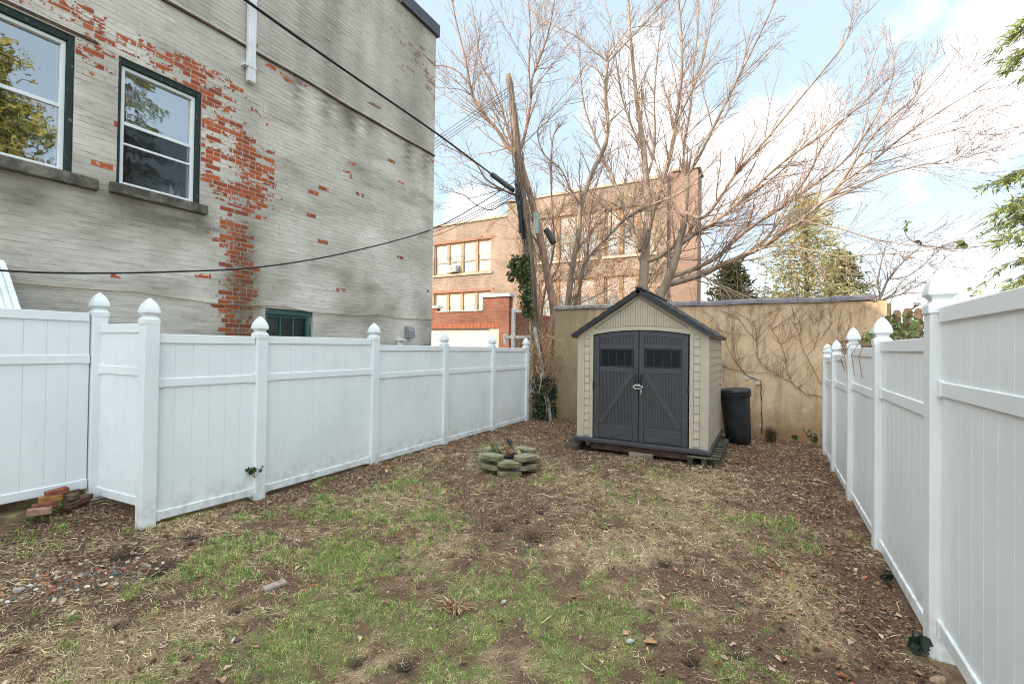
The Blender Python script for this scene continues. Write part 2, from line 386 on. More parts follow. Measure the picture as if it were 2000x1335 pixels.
# basement windows
PANE2 = Mglass('dusty basement glass', .12, (.45, .55, .56), .12)
for (y0, y1, z0, z1) in WIN[2:]:
    fr = MB(); x0, x1 = XW-.12, XW-.06
    fr.box(x0, y0+.003, z1-.09, x1+.03, y1-.003, z1-.003); fr.box(x0, y0+.003, z0, x1+.01, y0+.07, z1-.091); fr.box(x0, y1-.085, z0, x1+.02, y1-.003, z1-.091)
    for k in (1, 2):
        y = y0+.07+(y1-y0-.155)*k/3; fr.box(x0+.01, y-.008, z0, x1-.01, y+.008, z1-.12)
    fr.box(x0+.01, y0+.07, z1-.135, x1-.006, y1-.085, z1-.092)
    w = fr.build('basement_window', M('worn teal paint', (.055, .115, .115), .7, (.22, .27, .27), 14, .58, .66, 50, .5), bld, bevel=.004)
    g_ = MB(); x = XW-.10; g_.add([(x, y0+.05, z0), (x, y1-.05, z0), (x, y1-.05, z1-.1), (x, y0+.05, z1-.1)], [(0, 1, 2, 3)]); g_.build('pane', PANE2, w)
    r = MB(); r.box(XW-1.2, y0-.2, z0-.2, XW-.165, y1+.2, z1+.2); r.build('room_lining', M('pale curtain', (.22, .25, .26), .9, (.10, .12, .13), 3, stretch=(1, 9, 1)), w)
# downspout
PIPE = M('white aluminium downspout', (.72, .73, .75), .4, (.60, .61, .62))
mb = MB(); y = 3.99; mb.box(XW+.02, y-.058, 5.74, XW+.10, y+.058, 9.1)
ds = mb.build('downspout', PIPE, bld, bevel=.012, seg=2)
mb = MB(); mb.box(XW+.0, y-.12, 5.95, XW+.10, y-.0585, 5.985); mb.box(XW+.101, y-.07, 5.95, XW+.106, y+.062, 5.985); mb.build('strap', PIPE, ds)
# vent hood and pipe cap low on the wall
mb = MB()
prof = [(0, .26), (.05, .255), (.10, .22), (.135, .15), (.14, 0), (0, 0)]
mb.prism(prof, lambda q: (XW+q[0]+.002, 7.47, 1.97+q[1]), lambda q: (XW+q[0]+.002, 7.67, 1.97+q[1]))
mb.build('vent_hood', M('grey vent plastic', (.26, .25, .27), .5), bld, bevel=.006)
mb = MB(); mb.box(XW+.002, 7.24, 1.6, XW+.10, 7.34, 1.90); mb.box(XW+.002, 7.2, 1.901, XW+.15, 7.38, 1.94); mb.build('pipe_cap', VINYLW, bld, bevel=.006)
# corrugated white awning over the basement entry
aw = MB(); pa, pb = (XW+.01, 2.62), (XW+.62, 2.02)
N = 22
for i in range(N):
    s0, s1 = i/N, (i+1)/N
    A = (pa[0]+(pb[0]-pa[0])*s0, pa[1]+(pb[1]-pa[1])*s0); Bp = (pa[0]+(pb[0]-pa[0])*s1, pa[1]+(pb[1]-pa[1])*s1)
ridge = 26; y0, y1 = .2, 1.52
for i in range(ridge):
    ya, yb = y0+(y1-y0)*i/ridge, y0+(y1-y0)*(i+.72)/ridge
    aw.bar((pa[0], (ya+yb)/2, pa[1]), (pb[0], (ya+yb)/2, pb[1]), yb-ya, .022)
aw.bar((pa[0], (y0+y1)/2, pa[1]-.018), (pb[0], (y0+y1)/2, pb[1]-.018), y1-y0, .014)
aw.box(pb[0]-.01, y0, pb[1]-.10, pb[0]+.012, y1, pb[1]-.012)
aw.build('awning', VINYLW, bld)
# ------------------------------------------------------------------ white vinyl fences
def vinyl(name, groove=0):
    m, nt, b = newmat(name); co = coord(nt)
    base = mix(nt, maprange(nt, noise(nt, co, 1.3, 4, .6), .4, .7), (.775, .795, .81), (.71, .735, .75))
    base = mix(nt, math_(nt, 'MULTIPLY', maprange(nt, noise(nt, co, 5, 5, .7, (1, 1, .35)), .60, .78), .30), base, (.45, .43, .38))
    sx = nt.nodes.new('ShaderNodeSeparateXYZ'); lk(nt, co, sx.inputs[0])
    low = math_(nt, 'MULTIPLY', maprange(nt, sx.outputs[2], .42, .0), maprange(nt, noise(nt, co, 9, 5, .7), .38, .72))
    base = mix(nt, math_(nt, 'MULTIPLY', low, .55), base, (.30, .25, .18))
    lk(nt, base, b.inputs['Base Color']); b.inputs['Roughness'].default_value = .38; b.inputs['Specular IOR Level'].default_value = .35
    bump(nt, b, noise(nt, co, 30, 3, .6, (1, 1, .1)), .06, .004); return m
VIN = vinyl('white vinyl'); 
def cap_mb(x, y, z):
    mb = MB(); prof = [(.0675, 0), (.0675, .05), (.060, .058), (.048, .072), (.0455, .085), (.050, .097), (.062, .106), (.068, .110), (.069, .117), (.0672, .135), (.0628, .157), (.0550, .182), (.0435, .207), (.0295, .231), (.0145, .250), (.002, .260)]
    vs = []
    for r, h in prof: vs += [(x-r, y-r, z+h), (x+r, y-r, z+h), (x+r, y+r, z+h), (x-r, y+r, z+h)]
    n = len(prof); fs = [(i*4+k, i*4+(k+1) % 4, i*4+4+(k+1) % 4, i*4+4+k) for i in range(n-1) for k in range(4)]
    fs += [(3, 2, 1, 0), (4*n-4, 4*n-3, 4*n-2, 4*n-1)]; mb.add(vs, fs); return mb
def post(root, x, y, ztop, label=None, zb=-.15):
    mb = MB(); r = .0635; lx, ly = rng.uniform(-.006, .006), rng.uniform(-.006, .006)
    mb.box(x-r, y-r, zb, x+r, y+r, ztop-.26+.005)
    p = mb.build('post', VIN, root, bevel=.006, seg=2)
    cap_mb(x+lx, y+ly, ztop-.26).build('post_cap', VIN, p, bevel=.003)
    return p
def panel(root, a, b, z0, z1, bw=.165, fine=False, mid=.735, label=None):
    """tongue and groove infill between two posts with three rails"""
    a, b = V((*a, 0)), V((*b, 0)); d = (b-a); L = d.length; d.normalize(); nrm = V((d.y, -d.x, 0))
    prof = []; nb = max(1, round(L/bw)); w = L/nb
    for i in range(nb):
        s = i*w
        if fine:
            prof += [(s, .007), (s+.003, .011)]; q = 3
            for j in range(1, q):
                t = s+w*j/q; prof += [(t-.004, .011), (t, .0106), (t+.004, .011)]
            prof += [(s+w-.003, .011)]
        else: prof += [(s, .006), (s+.0035, .011), (s+w-.0035, .011)]
    prof.append((L, .007))
    mb = MB(); jitz = 0
    for sgn in (1, -1):
        vs = []
        for t, h in prof:
            p = a + d*t + nrm*(h*sgn); vs += [(p.x, p.y, z0+.01), (p.x, p.y, z1-.01)]
        fs = [(2*i, 2*i+2, 2*i+3, 2*i+1) if sgn > 0 else (2*i, 2*i+1, 2*i+3, 2*i+2) for i in range(len(prof)-1)]
        mb.add(vs, fs)
    pn = mb.build('panel', VIN, root)
    if label: pn['label'] = label
    H = z1-z0
    for zc, h, th in ((z1-.045, .09, .052), (z0+H*mid, .085, .048), (z0+.04, .085, .052)):
        r = MB(); p = a+d*.012; q = b-d*.012
        r.bar((p.x, p.y, zc), (q.x, q.y, zc), th, h)
        if zc < z1-.1:      # socket brackets that carry the rail at the posts
            for e, s in ((a, 1), (b, -1)):
                e1 = e+d*(s*.0); e2 = e+d*(s*.055); r.bar((e1.x, e1.y, zc), (e2.x, e2.y, zc), th+.014, h+.014)
        r.build('rail', VIN, pn, bevel=.004)
    return pn
XL = -5.2175; q = .06
lf = empty('vinyl_fence', (XL, 3.2, 0), 'long white vinyl privacy fence with a corner return beside the grey painted building', 'fence')
LP = [(2.14, 2.235), (3.215, 2.125), (4.99, 2.14), (6.72, 2.055), (8.40, 2.04), (9.98, 2.03)]
for y, t in LP: post(lf, XL if y > 2.5 else -5.28, y, t)
for (y0, _), (y1, _), z0, z1 in zip(LP[:-1], LP[1:], (.045, .045, .02, .02, .015), (1.885, 1.895, 1.805, 1.80, 1.785)):
    panel(lf, (XL if y0 > 2.5 else -5.28, y0+q), (XL, y1-q), z0, z1)
post(lf, -6.22, 2.06, 2.325)
panel(lf, (-6.22+q, 2.075), (-5.28-q, 2.15), .19, 1.985, label='narrow shaded return panel at the fence corner')
panel(lf, (-6.22, 2.06-q-.012), (-6.22, .30+q), .28, 2.10)
post(lf, -6.22, .30, 2.325)
panel(lf, (-6.22, .30-q), (-6.22, -1.45+q), .28, 2.10); post(lf, -6.22, -1.45, 2.3)
XR = .9035
rf = empty('vinyl_fence', (XR, 3.66, 0), 'tall white vinyl fence on the right stepping down to the tan wall', 'fence')
RP = [(-1.65, 2.5), (.05, 2.5), (1.85, 2.40), (3.66, 2.295), (5.27, 2.12), (6.88, 2.095), (8.46, 1.975), (9.72, 1.935)]
for y, t in RP: post(rf, XR, y, t)
for (y0, _), (y1, _), z0, z1 in zip(RP[:-1], RP[1:], (.26, .26, .145, .03, .03, .0, -.01), (2.2, 2.2, 2.068, 1.895, 1.84, 1.757, 1.70)):
    panel(rf, (XR, y1-q), (XR, y0+q), z0, z1, .155, True, .75)
# ------------------------------------------------------------------ storage shed
SX, SY = -1.89, 7.7
TAN = M('tan resin', (.46, .395, .31), .55, (.42, .36, .285), 3, .4, .7, 70, .15, .003, grain=.06)
TAND = M('tan resin groove', (.16, .14, .105), .7)
CHAR = M('charcoal resin', (.050, .050, .056), .5, (.060, .061, .068), 4, .4, .7, 60, .25, .003, grain=.12)
CHARG = M('charcoal wood grain', (.062, .062, .069), .5, (.042, .043, .048), 5, .35, .65, 25, .5, .004, stretch=(.6, 1, 9), grain=.25)
ROOFM = M('dark blue grey roof resin', (.014, .018, .026), .45, (.026, .03, .04), 5, .4, .7, 50, .3)
BLK = M('black plastic', (.009, .009, .011), .5, (.02, .02, .022))
sh = empty('storage_shed', (SX, SY, 0), 'tan resin garden shed with charcoal double doors and a dark gabled roof', 'shed')
def S(x, y, z): return (SX+x, SY+y, z)
def sbox(mb, x0, y0, z0, x1, y1, z1): mb.box(SX+x0, SY+y0, z0, SX+x1, SY+y1, z1)
ZF = .235
def arch(x): return 2.115 - .075*(x/.80)**2
mb = MB(); sbox(mb, -1.13, -.085, .165, 1.13, 2.16, ZF); mb.build('floor_plate', CHAR, sh, bevel=.012, seg=2)
for s in (-1, 1):
    mb = MB(); a, b = (-1.068, -.80) if s < 0 else (.80, 1.068)
    sbox(mb, a, .0, ZF, b, .05, 2.055)
    i0, i1 = (a+.115, b-.065) if s < 0 else (a+.065, b-.115)
    k = 0; z = ZF+.03
    while z < 2.0:          # stepped shingle strip between two smooth stiles
        y = -.010; zz = min(z+.128, 2.02)
        mb.add([S(i0, -.016, z), S(i1, -.016, z), S(i1, -.003, zz), S(i0, -.003, zz), S(i0, .002, z), S(i1, .002, z)], [(0, 1, 2, 3), (4, 5, 1, 0), (4, 0, 3), (1, 5, 2)]); z += .131
    for e0, e1 in ((a, i0-.004), (i1+.004, b)): sbox(mb, e0, -.013, ZF, e1, -.001, 2.055)
    mb.build('front_wall', TAN, sh, bevel=.004)
for s in (-1, 1):
    mb = MB(); z = ZF; x0 = 1.085*s
    while z < 2.05:
        zz = min(z+.131, 2.055)
        vs = [S(x0, .0, z), S(x0, 2.1, z), S(x0-.014*s, 2.1, zz), S(x0-.014*s, .0, zz), S(x0-.02*s, 0, z), S(x0-.02*s, 2.1, z)]
        mb.add(vs, [(0, 1, 2, 3) if s > 0 else (3, 2, 1, 0), (4, 5, 1, 0) if s < 0 else (0, 1, 5, 4)]); z += .131
    a, b = sorted((x0, x0-.05*s)); a, b = (a-.0, b+.032) if s < 0 else (a-.032, b)
    sbox(mb, a, -.0145, ZF, b, .055, 2.057)
    a, b = sorted((x0+.002*s, x0-.05*s)); sbox(mb, a, 2.03, ZF, b, 2.105, 2.057)
    mb.build('side_wall', TAN, sh)
mb = MB(); sbox(mb, -1.06, 2.05, ZF, 1.06, 2.1, 2.05)
mb.prism([(-1.06, 2.05), (1.06, 2.05), (0, 2.74)], lambda p: S(p[0], 2.02, p[1]), lambda p: S(p[0], 2.1, p[1])); mb.build('back_wall', TAN, sh)
# gable with arched underside
sl = (2.765-2.055)/1.085
N = 16; low = [(-.80+1.6*i/N, arch(-.80+1.6*i/N)) for i in range(N+1)]
mb = MB()
for (xa, za), (xb, zb) in zip(low[:-1], low[1:]):
    ta, tb_ = 2.765-sl*abs(xa), 2.765-sl*abs(xb)
    pts = [(xa, za), (xb, zb), (xb, tb_), (xa, ta)]
    mb.add([S(x, -.012, z) for x, z in pts]+[S(x, .05, z) for x, z in pts], [(0, 1, 2, 3), (7, 6, 5, 4), (0, 4, 5, 1)])
for s in (-1, 1):
    pts = [(s*.80, 2.0401), (s*1.085, 2.055), (s*.80, 2.765-sl*.80)]
    f = [(0, 1, 2) if s > 0 else (2, 1, 0)]
    mb.add([S(x, -.012, z) for x, z in pts]+[S(x, .05, z) for x, z in pts], f+[(0, 3, 4, 1)])
gb = mb.build('gable', TAN, sh)
mb = MB()
for (xa, za), (xb, zb) in zip(low[:-1], low[1:]): mb.bar(S(xa, -.02, za+.012), S(xb, -.02, zb+.012), .03, .024)
mb.build('arch_trim', TAN, gb)
mb = MB(); x = -.70
while x <= .70:
    zt = 2.635-.665*abs(x) ; zb = 2.135+.055*(1-(x/.75)**2)
    if zt-zb > .02: sbox(mb, x-.0112, -.026, zb, x+.0112, -.0125, zt)
    x += .0285
mb.build('ribbed_panel', TAN, gb)
mb = MB()
for s in (-1, 1): mb.bar(S(0, -.0135, 2.655), S(s*.775, -.0135, 2.655-.665*.775), .006, .012)
mb.build('panel_seam', TAND, gb)
# roof
mb = MB(); rs = .66
for s in (-1, 1):
    p0, p1 = V((0, 0, 2.800)), V((s*1.175, 0, 2.800-rs*1.175))
    d = (p1-p0).normalized(); nn = V((-d.z*s, 0, d.x*s)) if s > 0 else V((d.z, 0, -d.x))
    if nn.z < 0: nn = -nn
    c = [p0, p1, p1-nn*.055, p0-nn*.075]
    vs = [S(p.x, -.12, p.z) for p in c]+[S(p.x, 2.2, p.z) for p in c]
    mb.add(vs, [(0, 1, 2, 3), (7, 6, 5, 4), (0, 4, 5, 1), (1, 5, 6, 2), (2, 6, 7, 3), (3, 7, 4, 0)])
    for k in range(9):      # shingle courses
        t = k/9; a = p0+d*(1.405*t+.01); b = p0+d*(1.405*(t+1/9)-.006)
        mb.add([S(a.x, -.123, a.z+.004), S(b.x, -.123, b.z+.014), S(b.x, 2.203, b.z+.014), S(a.x, 2.203, a.z+.004), S(b.x, -.123, b.z), S(b.x, 2.203, b.z)], [(0, 1, 2, 3), (1, 4, 5, 2)])
mb.bar(S(0, -.125, 2.812), S(0, 2.205, 2.812), .09, .03)
mb.build('roof', ROOFM, sh)
mb = MB()
for k in range(14):
    z = 2.800-rs*1.05; y = .1+k*.15; sbox(mb, 1.04, y, 2.03, 1.085, y+.012, 2.075)
mb.build('eave_strip', TAN, sh)
# doors
for s in (-1, 1):
    X = lambda x: x*s      # door drawn with its hinge side at |x| = .78 and its meeting edge at |x| = .006
    def B_(mb, xo, xi, y0, y1, z0, z1):
        a, b = sorted((X(xo), X(xi))); sbox(mb, a, y0, z0, b, y1, z1)
    mb = MB(); K = 12
    for i in range(K):
        xa = .006+(.78-.006)*i/K; xb = .006+(.78-.006)*(i+1)/K
        pts = [(X(xa), ZF+.008), (X(xb), ZF+.008), (X(xb), arch(xb)-.008), (X(xa), arch(xa)-.008)]
        if s < 0: pts = [pts[1], pts[0], pts[3], pts[2]]
        mb.add([S(x, .006, z) for x, z in pts]+[S(x, .04, z) for x, z in pts], [(0, 1, 2, 3), (7, 6, 5, 4)] + ([(1, 5, 6, 2)] if i in (0, K-1) else []))
    x = .10          # ribbed field
    while x < .68:
        B_(mb, x-.0095, x+.0095, -.004, .0062, .50, 1.40); B_(mb, x-.0095, x+.0095, -.004, .0062, 1.88, arch(x)-.09); x += .0245
    dr = mb.build('door', CHAR, sh)
    mb = MB()
    B_(mb, .78, .685, -.012, .0055, ZF+.008, arch(.78)-.012); B_(mb, .086, .006, -.012, .0055, ZF+.008, arch(.02)-.012)
    for z0, z1 in ((1.395, 1.485), (1.80, 1.875)): B_(mb, .684, .087, -.010, .0055, z0, z1)
    for i in range(8):
        xa = .087+(.684-.087)*i/8; xb = .087+(.684-.087)*(i+1)/8; xm = (xa+xb)/2
        pts = [(X(xa), arch(xa)-.095), (X(xb), arch(xb)-.095), (X(xb), arch(xb)-.012), (X(xa), arch(xa)-.012)]
        if s < 0: pts = [pts[1], pts[0], pts[3], pts[2]]
        mb.add([S(x, -.010, z) for x, z in pts]+[S(x, .0055, z) for x, z in pts], [(0, 1, 2, 3), (4, 5, 1, 0), (3, 2, 6, 7)])
    mb.bar(S(X(.655), -.006, .515), S(X(.115), -.006, 1.375), .018, .085, up=(0, 0, 1))
    mb.build('door_frame', CHARG, dr, bevel=.003)
    mb = MB(); B_(mb, .682, .09, -.006, .0055, ZF+.02, .485); mb.build('kick_panel', CHARG, dr, bevel=.006)
    mb = MB(); B_(mb, .684, .087, -.0075, .0055, 1.488, 1.510); B_(mb, .684, .087, -.0075, .0055, 1.772, 1.797)
    for x in (.684-.012, .087+.012): B_(mb, x+.012, x-.012, -.0075, .0055, 1.511, 1.771)
    for kx in range(1, 4):
        x = .11+(.66-.11)*kx/4; B_(mb, x-.011, x+.011, -.004, .0055, 1.511, 1.771)
    wn = mb.build('window', BLK, dr, bevel=.002)
    mb = MB()
    for kx in range(4):
        xa = .111+(.549)*kx/4+.012; xb = .111+.549*(kx+1)/4-.012; B_(mb, xa, xb, .001, .0056, 1.512, 1.770)
    mb.build('pane', M('smoky window plastic', (.007, .010, .014), .4, (.01, .014, .018), 3, bstr=.05, spec=.15), wn)
    mb = MB(); h = .046
    mb.tube([S(X(h), -.012, 1.37), S(X(h), -.05, 1.345), S(X(h), -.058, 1.25), S(X(h), -.05, 1.165), S(X(h), -.012, 1.14)], [.014, .014, .016, .014, .014], 8)
    mb.build('handle', BLK, dr, smooth=True)
    mb = MB(); B_(mb, .80, .765, -.022, -.0125, 1.10, 1.22); mb.build('hinge', BLK, dr, bevel=.003)
mb = MB()
for k in range(7):
    c = []
    for i in range(15):
        a = i/14*6.28; c.append(S(.075*math.cos(a)*(1+.12*rng.uniform(-1, 1)), -.066-.016*math.sin(a+k)+rng.uniform(-.006, .006), 1.165+.035*math.sin(a)*rng.uniform(.5, 1.3)+rng.uniform(-.012, .012)))
    mb.tube(c, .0035, 5)
for k in range(2): mb.tube([S(.03+.025*k, -.075, 1.15), S(.05+.02*k, -.08, 1.09), S(.047+.03*k, -.078, 1.03+.03*k)], .0035, 5)
tag(mb.build('cord', M('white cord', (.62, .62, .60), .8), None, S(0, -.07, 1.16), smooth=True), 'white cord knotted around both black shed door handles', 'cord')
# timbers, brick and pallet carrying the shed
OLDW = M('weathered grey timber', (.12, .095, .07), .9, (.04, .034, .026), 8, .4, .65, 30, .7, .01, stretch=(1, 1, 1))
MOSSW = M('mossy timber', (.13, .12, .07), .95, (.045, .05, .025), 7, .4, .6, 40, .7, .01)
REDW = M('reddish skid timber', (.095, .05, .038), .9, (.04, .026, .02), 9, .4, .65, 40, .6, .01)
mb = MB(); sbox(mb, -.82, -.02, .045, .79, .07, .163); tag(mb.build('skid_timber', REDW, None, S(0, .02, .03), bevel=.006), 'dark reddish timber lying under the shed doors', 'timber')
mb = MB(); sbox(mb, -1.27, -.06, -.02, -1.04, .35, .10); sbox(mb, -1.22, -.03, .101, -1.0, .3, .163); tag(mb.build('timber_block', OLDW, None, S(-1.1, 0, 0), bevel=.008), 'dark timber blocks under the left front corner of the shed', 'timber')
mb = MB(); sbox(mb, -.14, -.075, -.01, .26, -.022, .075); tag(mb.build('support_brick', M('pale dusty brick', (.26, .22, .16), .95, (.14, .12, .09), 8), None, S(.06, -.04, 0), bevel=.008), 'pale brick wedged under the middle of the shed', 'brick')
pl = empty('wooden_pallet', S(1.15, .8, 0), 'mossy wooden pallet sticking out under the right side of the shed', 'pallet')
for x0 in (.80, 1.0, 1.17):
    mb = MB(); sbox(mb, x0, -.14, -.01, x0+.075, 1.85, .115); mb.build('stringer', MOSSW, pl, bevel=.006)
for k in range(9):
    y = -.15+k*.215; mb = MB(); sbox(mb, .78, y, .118, 1.255+rng.uniform(-.01, .015), y+.115, .140); mb.build('slat', OLDW if k % 3 else MOSSW, pl, bevel=.004)
# black bin
BIN = M('scuffed black bin plastic', (.016, .017, .020), .45, (.028, .029, .032), 5, .45, .7, 50, .15)
tc = empty('trash_can', (-.50, 9.95, 0), 'black plastic trash can with lid leaning beside the shed', 'trash can')
tc.rotation_euler = (R_(1.0), R_(-4.2), 0)
mb = MB(); mb.lathe([(.205, .0), (.222, .012), (.232, .2), (.255, .72), (.262, .90), (.262, .96)], 40); mb.build('bin_body', BIN, tc, smooth=True, local=True)
mb = MB(); mb.lathe([(.262, .90), (.285, .895), (.290, .93), (.288, .965), (.291, .97), (.288, 1.0), (.282, 1.03), (.25, 1.045), (.235, 1.038), (.10, 1.042), (.01, 1.045)], 40); mb.build('lid', BIN, tc, smooth=True, local=True)
mb = MB(); mb.tube([(-.07, -.283, .90), (-.05, -.315, .885), (.05, -.315, .885), (.07, -.283, .90)], .014, 8); mb.build('handle', BLK, tc, local=True)
# ------------------------------------------------------------------ fire pit of pavers
MOSS = M('mossy concrete', (.27, .235, .165), .95, (.13, .135, .065), 6, .38, .62, 70, .45, .005)
MOSSR = M('brown mossy concrete', (.25, .20, .15), .95, (.14, .135, .07), 7, .45, .7, 70, .7, .008)
PC = V((-3.35, 5.90, .0)); sides = ['front', 'right', 'back', 'left']; diag = ['front right', 'back right', 'back left', 'front left']; lay = ['bottom', 'second', 'third', 'top']
to_cam = math.atan2(-PC.y, -PC.x)
for L in range(4):
    for k in range(4):
        a = to_cam + k*math.pi/2 + (math.pi/4 if L % 2 else 0) + rng.uniform(-.06, .06)
        r = .335+rng.uniform(-.012, .012); c = PC+V((math.cos(a)*r, math.sin(a)*r, .005+L*.064))
        hw, hd, ch, nt_ = .175, .115, .055, .018
        poly = [(-hw, -hd+ch), (-hw+ch, -hd), (-.02, -hd), (0, -hd+nt_), (.02, -hd), (hw-ch, -hd), (hw, -hd+ch), (hw, hd-ch), (hw-ch, hd), (.02, hd), (0, hd-nt_), (-.02, hd), (-hw+ch, hd), (-hw, hd-ch)]
        t = V((-math.sin(a), math.cos(a), 0)); o_ = V((math.cos(a), math.sin(a), 0)); tz = rng.uniform(-.02, .02)
        mb = MB(); mb.prism(poly, lambda p: c+t*p[0]+o_*p[1]+V((0, 0, p[0]*tz)), lambda p: c+t*p[0]+o_*p[1]+V((0, 0, .058+p[0]*tz)))
        where = diag[k] if L % 2 else sides[k]
        tag(mb.build('paver', MOSS if rng.random() < .6 else MOSSR, None, tuple(c), bevel=.004), 'mossy concrete paver at the %s of the fire pit, %s layer' % (where, lay[L]), 'paver', 'pavers of the fire pit')
woods = [((-.16, -.05, .20), (-.27, .03, .36), .030, (.10, .11, .035), 'short green mossy log leaning left in the fire pit'), ((-.05, -.10, .19), (-.20, .05, .335), .022, (.14, .13, .05), 'thin pale log beside the green mossy one in the fire pit'),
         ((.16, -.06, .21), (-.02, .10, .405), .040, (.30, .25, .12), 'yellowish split log with a charred end sticking out of the fire pit'), ((.05, -.12, .23), (-.06, .03, .30), .036, (.17, .08, .04), 'reddish brown log chunk in the middle of the fire pit'),
         ((.27, .02, .215), (-.05, -.16, .20), .035, (.02, .018, .018), 'charred black log lying across the fire pit')]
for a, b, r, c_, lab in woods:
    # camera-right / away axes so that the logs keep their lean
    e = lambda q: PC + cR0*q[0] + V((-cR0.y, cR0.x, 0))*q[1] + V((0, 0, q[2]))
    mb = MB(); A, Bq = e(a), e(b); n = 7; vs = []
    mb.tube([A, A.lerp(Bq, .3)+V((.004, 0, .004)), A.lerp(Bq, .7), Bq], [r, r*1.05, r*.95, r*.7], 7, col=c_)
    if 'charred end' in lab: mb.c = [c_ if i < 14 else (.03, .03, .035) for i in range(len(mb.v))]
    tag(mb.build('firewood_log', M('split firewood', (1, 1, 1), .9, (.5, .5, .5), 20, .4, .65, 60, .6, .008, tint=True), None, tuple(A)), lab, 'log', 'logs in the fire pit')
# ------------------------------------------------------------------ loose bricks in the fence corner
def bp(u, v, x): return tuple(atX(u, v, x))
bk = [(bp(87, 987, -5.98), .3, (.26, .085, .05), 'dark red brick lying flat in front of the fence corner pile'), (bp(77, 998, -5.90), .1, (.40, .24, .16), 'pale pinkish brick half buried at the front of the fence corner pile'),
      (bp(99, 973, -6.02), .25, (.40, .19, .06), 'orange brick on the second level of the fence corner pile'), (bp(111, 960, -6.04), .4, (.32, .10, .065), 'red brick on top of the fence corner pile'),
      (bp(131, 969, -6.03), -.5, (.17, .12, .075), 'brown mossy brick tilted in the fence corner pile'), (bp(144, 982, -6.0), .9, (.15, .085, .055), 'dark brown brick at the base of the fence corner pile'),
      (bp(164, 973, -6.06), 1.2, (.17, .085, .055), 'dark brick standing against the fence post')]
for c, a, col, lab in bk:
    mb = MB(); t = V((math.cos(a+1.2), math.sin(a+1.2), rng.uniform(-.1, .1))).normalized(); s = V((-t.y, t.x, 0)).normalized(); u = t.cross(s)
    mb.obox(c, t*.082, s*.042, u*.028, tuple(q*.85 for q in col)); tag(mb.build('loose_brick', M('old brick', (1, 1, 1), .9, (.6, .58, .55), 14, .45, .65, 60, .7, .008, tint=True), None, c, bevel=.006), lab, 'brick', 'loose bricks in the fence corner')
# ------------------------------------------------------------------ tan masonry wall at the back
WY = 10.8
wl = empty('masonry_wall', (-1.5, WY, 0), 'tan rendered masonry wall with glazed coping and bare vines behind the shed', 'wall')
def stucco():
    m, nt, b = newmat('tan render'); co = coord(nt)
    base = mix(nt, maprange(nt, noise(nt, co, .9, 4, .6), .35, .65), (.66, .46, .295), (.54, .385, .25))
    base = mix(nt, math_(nt, 'MULTIPLY', maprange(nt, noise(nt, co, 2.2, 6, .75), .48, .66), .75), base, (.68, .53, .38))
    sx = nt.nodes.new('ShaderNodeSeparateXYZ'); lk(nt, co, sx.inputs[0])
    n = noise(nt, co, 2.5, 4, .6)
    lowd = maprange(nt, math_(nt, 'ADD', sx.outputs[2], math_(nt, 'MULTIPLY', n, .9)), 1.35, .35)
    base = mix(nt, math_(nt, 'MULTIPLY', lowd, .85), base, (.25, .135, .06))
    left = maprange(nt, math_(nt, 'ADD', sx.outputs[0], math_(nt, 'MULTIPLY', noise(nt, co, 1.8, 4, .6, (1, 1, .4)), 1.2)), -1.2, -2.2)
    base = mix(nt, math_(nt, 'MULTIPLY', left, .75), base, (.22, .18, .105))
    st = math_(nt, 'MULTIPLY', maprange(nt, noise(nt, co, 5, 5, .65, (1, 1, .25)), .46, .70), .62)
    base = mix(nt, st, base, (.24, .17, .10))
    lk(nt, base, b.inputs['Base Color']); b.inputs['Roughness'].default_value = .9; b.inputs['Specular IOR Level'].default_value = .15
    bump(nt, b, noise(nt, co, 18, 6, .7), .6, .012); return m
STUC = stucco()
nx, nz = 110, 44; x0, x1 = -4.82, 1.92
gx, gz = np.meshgrid(np.linspace(x0, x1, nx), np.linspace(-.2, 2.765, nz)); yy = .018*(fbm(gx, gz, 1.3, 3, 61)-.5)+.008*(fbm(gx, gz, 9, 2, 62)-.5)
mb = MB(); vs = np.stack([gx.ravel(), WY+yy.ravel(), gz.ravel()], 1)
mb.add([tuple(q) for q in vs], [(j*nx+i, j*nx+i+1, (j+1)*nx+i+1, (j+1)*nx+i) for j in range(nz-1) for i in range(nx-1)])
mb.add([(x0, WY+.012, -.2), (x1, WY+.012, -.2), (x1, WY+.28, -.2), (x0, WY+.28, -.2), (x0, WY+.012, 2.765), (x1, WY+.012, 2.765), (x1, WY+.28, 2.765), (x0, WY+.28, 2.765)], [(4, 5, 6, 7), (1, 2, 6, 5), (2, 3, 7, 6), (0, 4, 7, 3)])
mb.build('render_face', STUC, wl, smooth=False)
CLAY = M('glazed clay coping', (.095, .075, .085), .35, (.17, .145, .14), 5, .4, .7, 30, .3, .006)
CONC = M('weathered cement coping', (.30, .28, .25), .9, (.14, .13, .115), 6, .4, .65, 40, .6, .01)
edges = [-4.86, -3.9, -2.62]
for a, b in zip(edges[:-1], edges[1:]):
    mb = MB(); mb.prism([(-.04, 2.768), (.32, 2.768), (.32, 2.86), (.14, 2.885), (-.04, 2.85)], lambda p: (a+.004, WY+p[0], p[1]), lambda p: (b-.004, WY+p[0], p[1]+.012)); mb.build('coping', CONC, wl, bevel=.015, seg=2)
xs = -2.6; k = 0
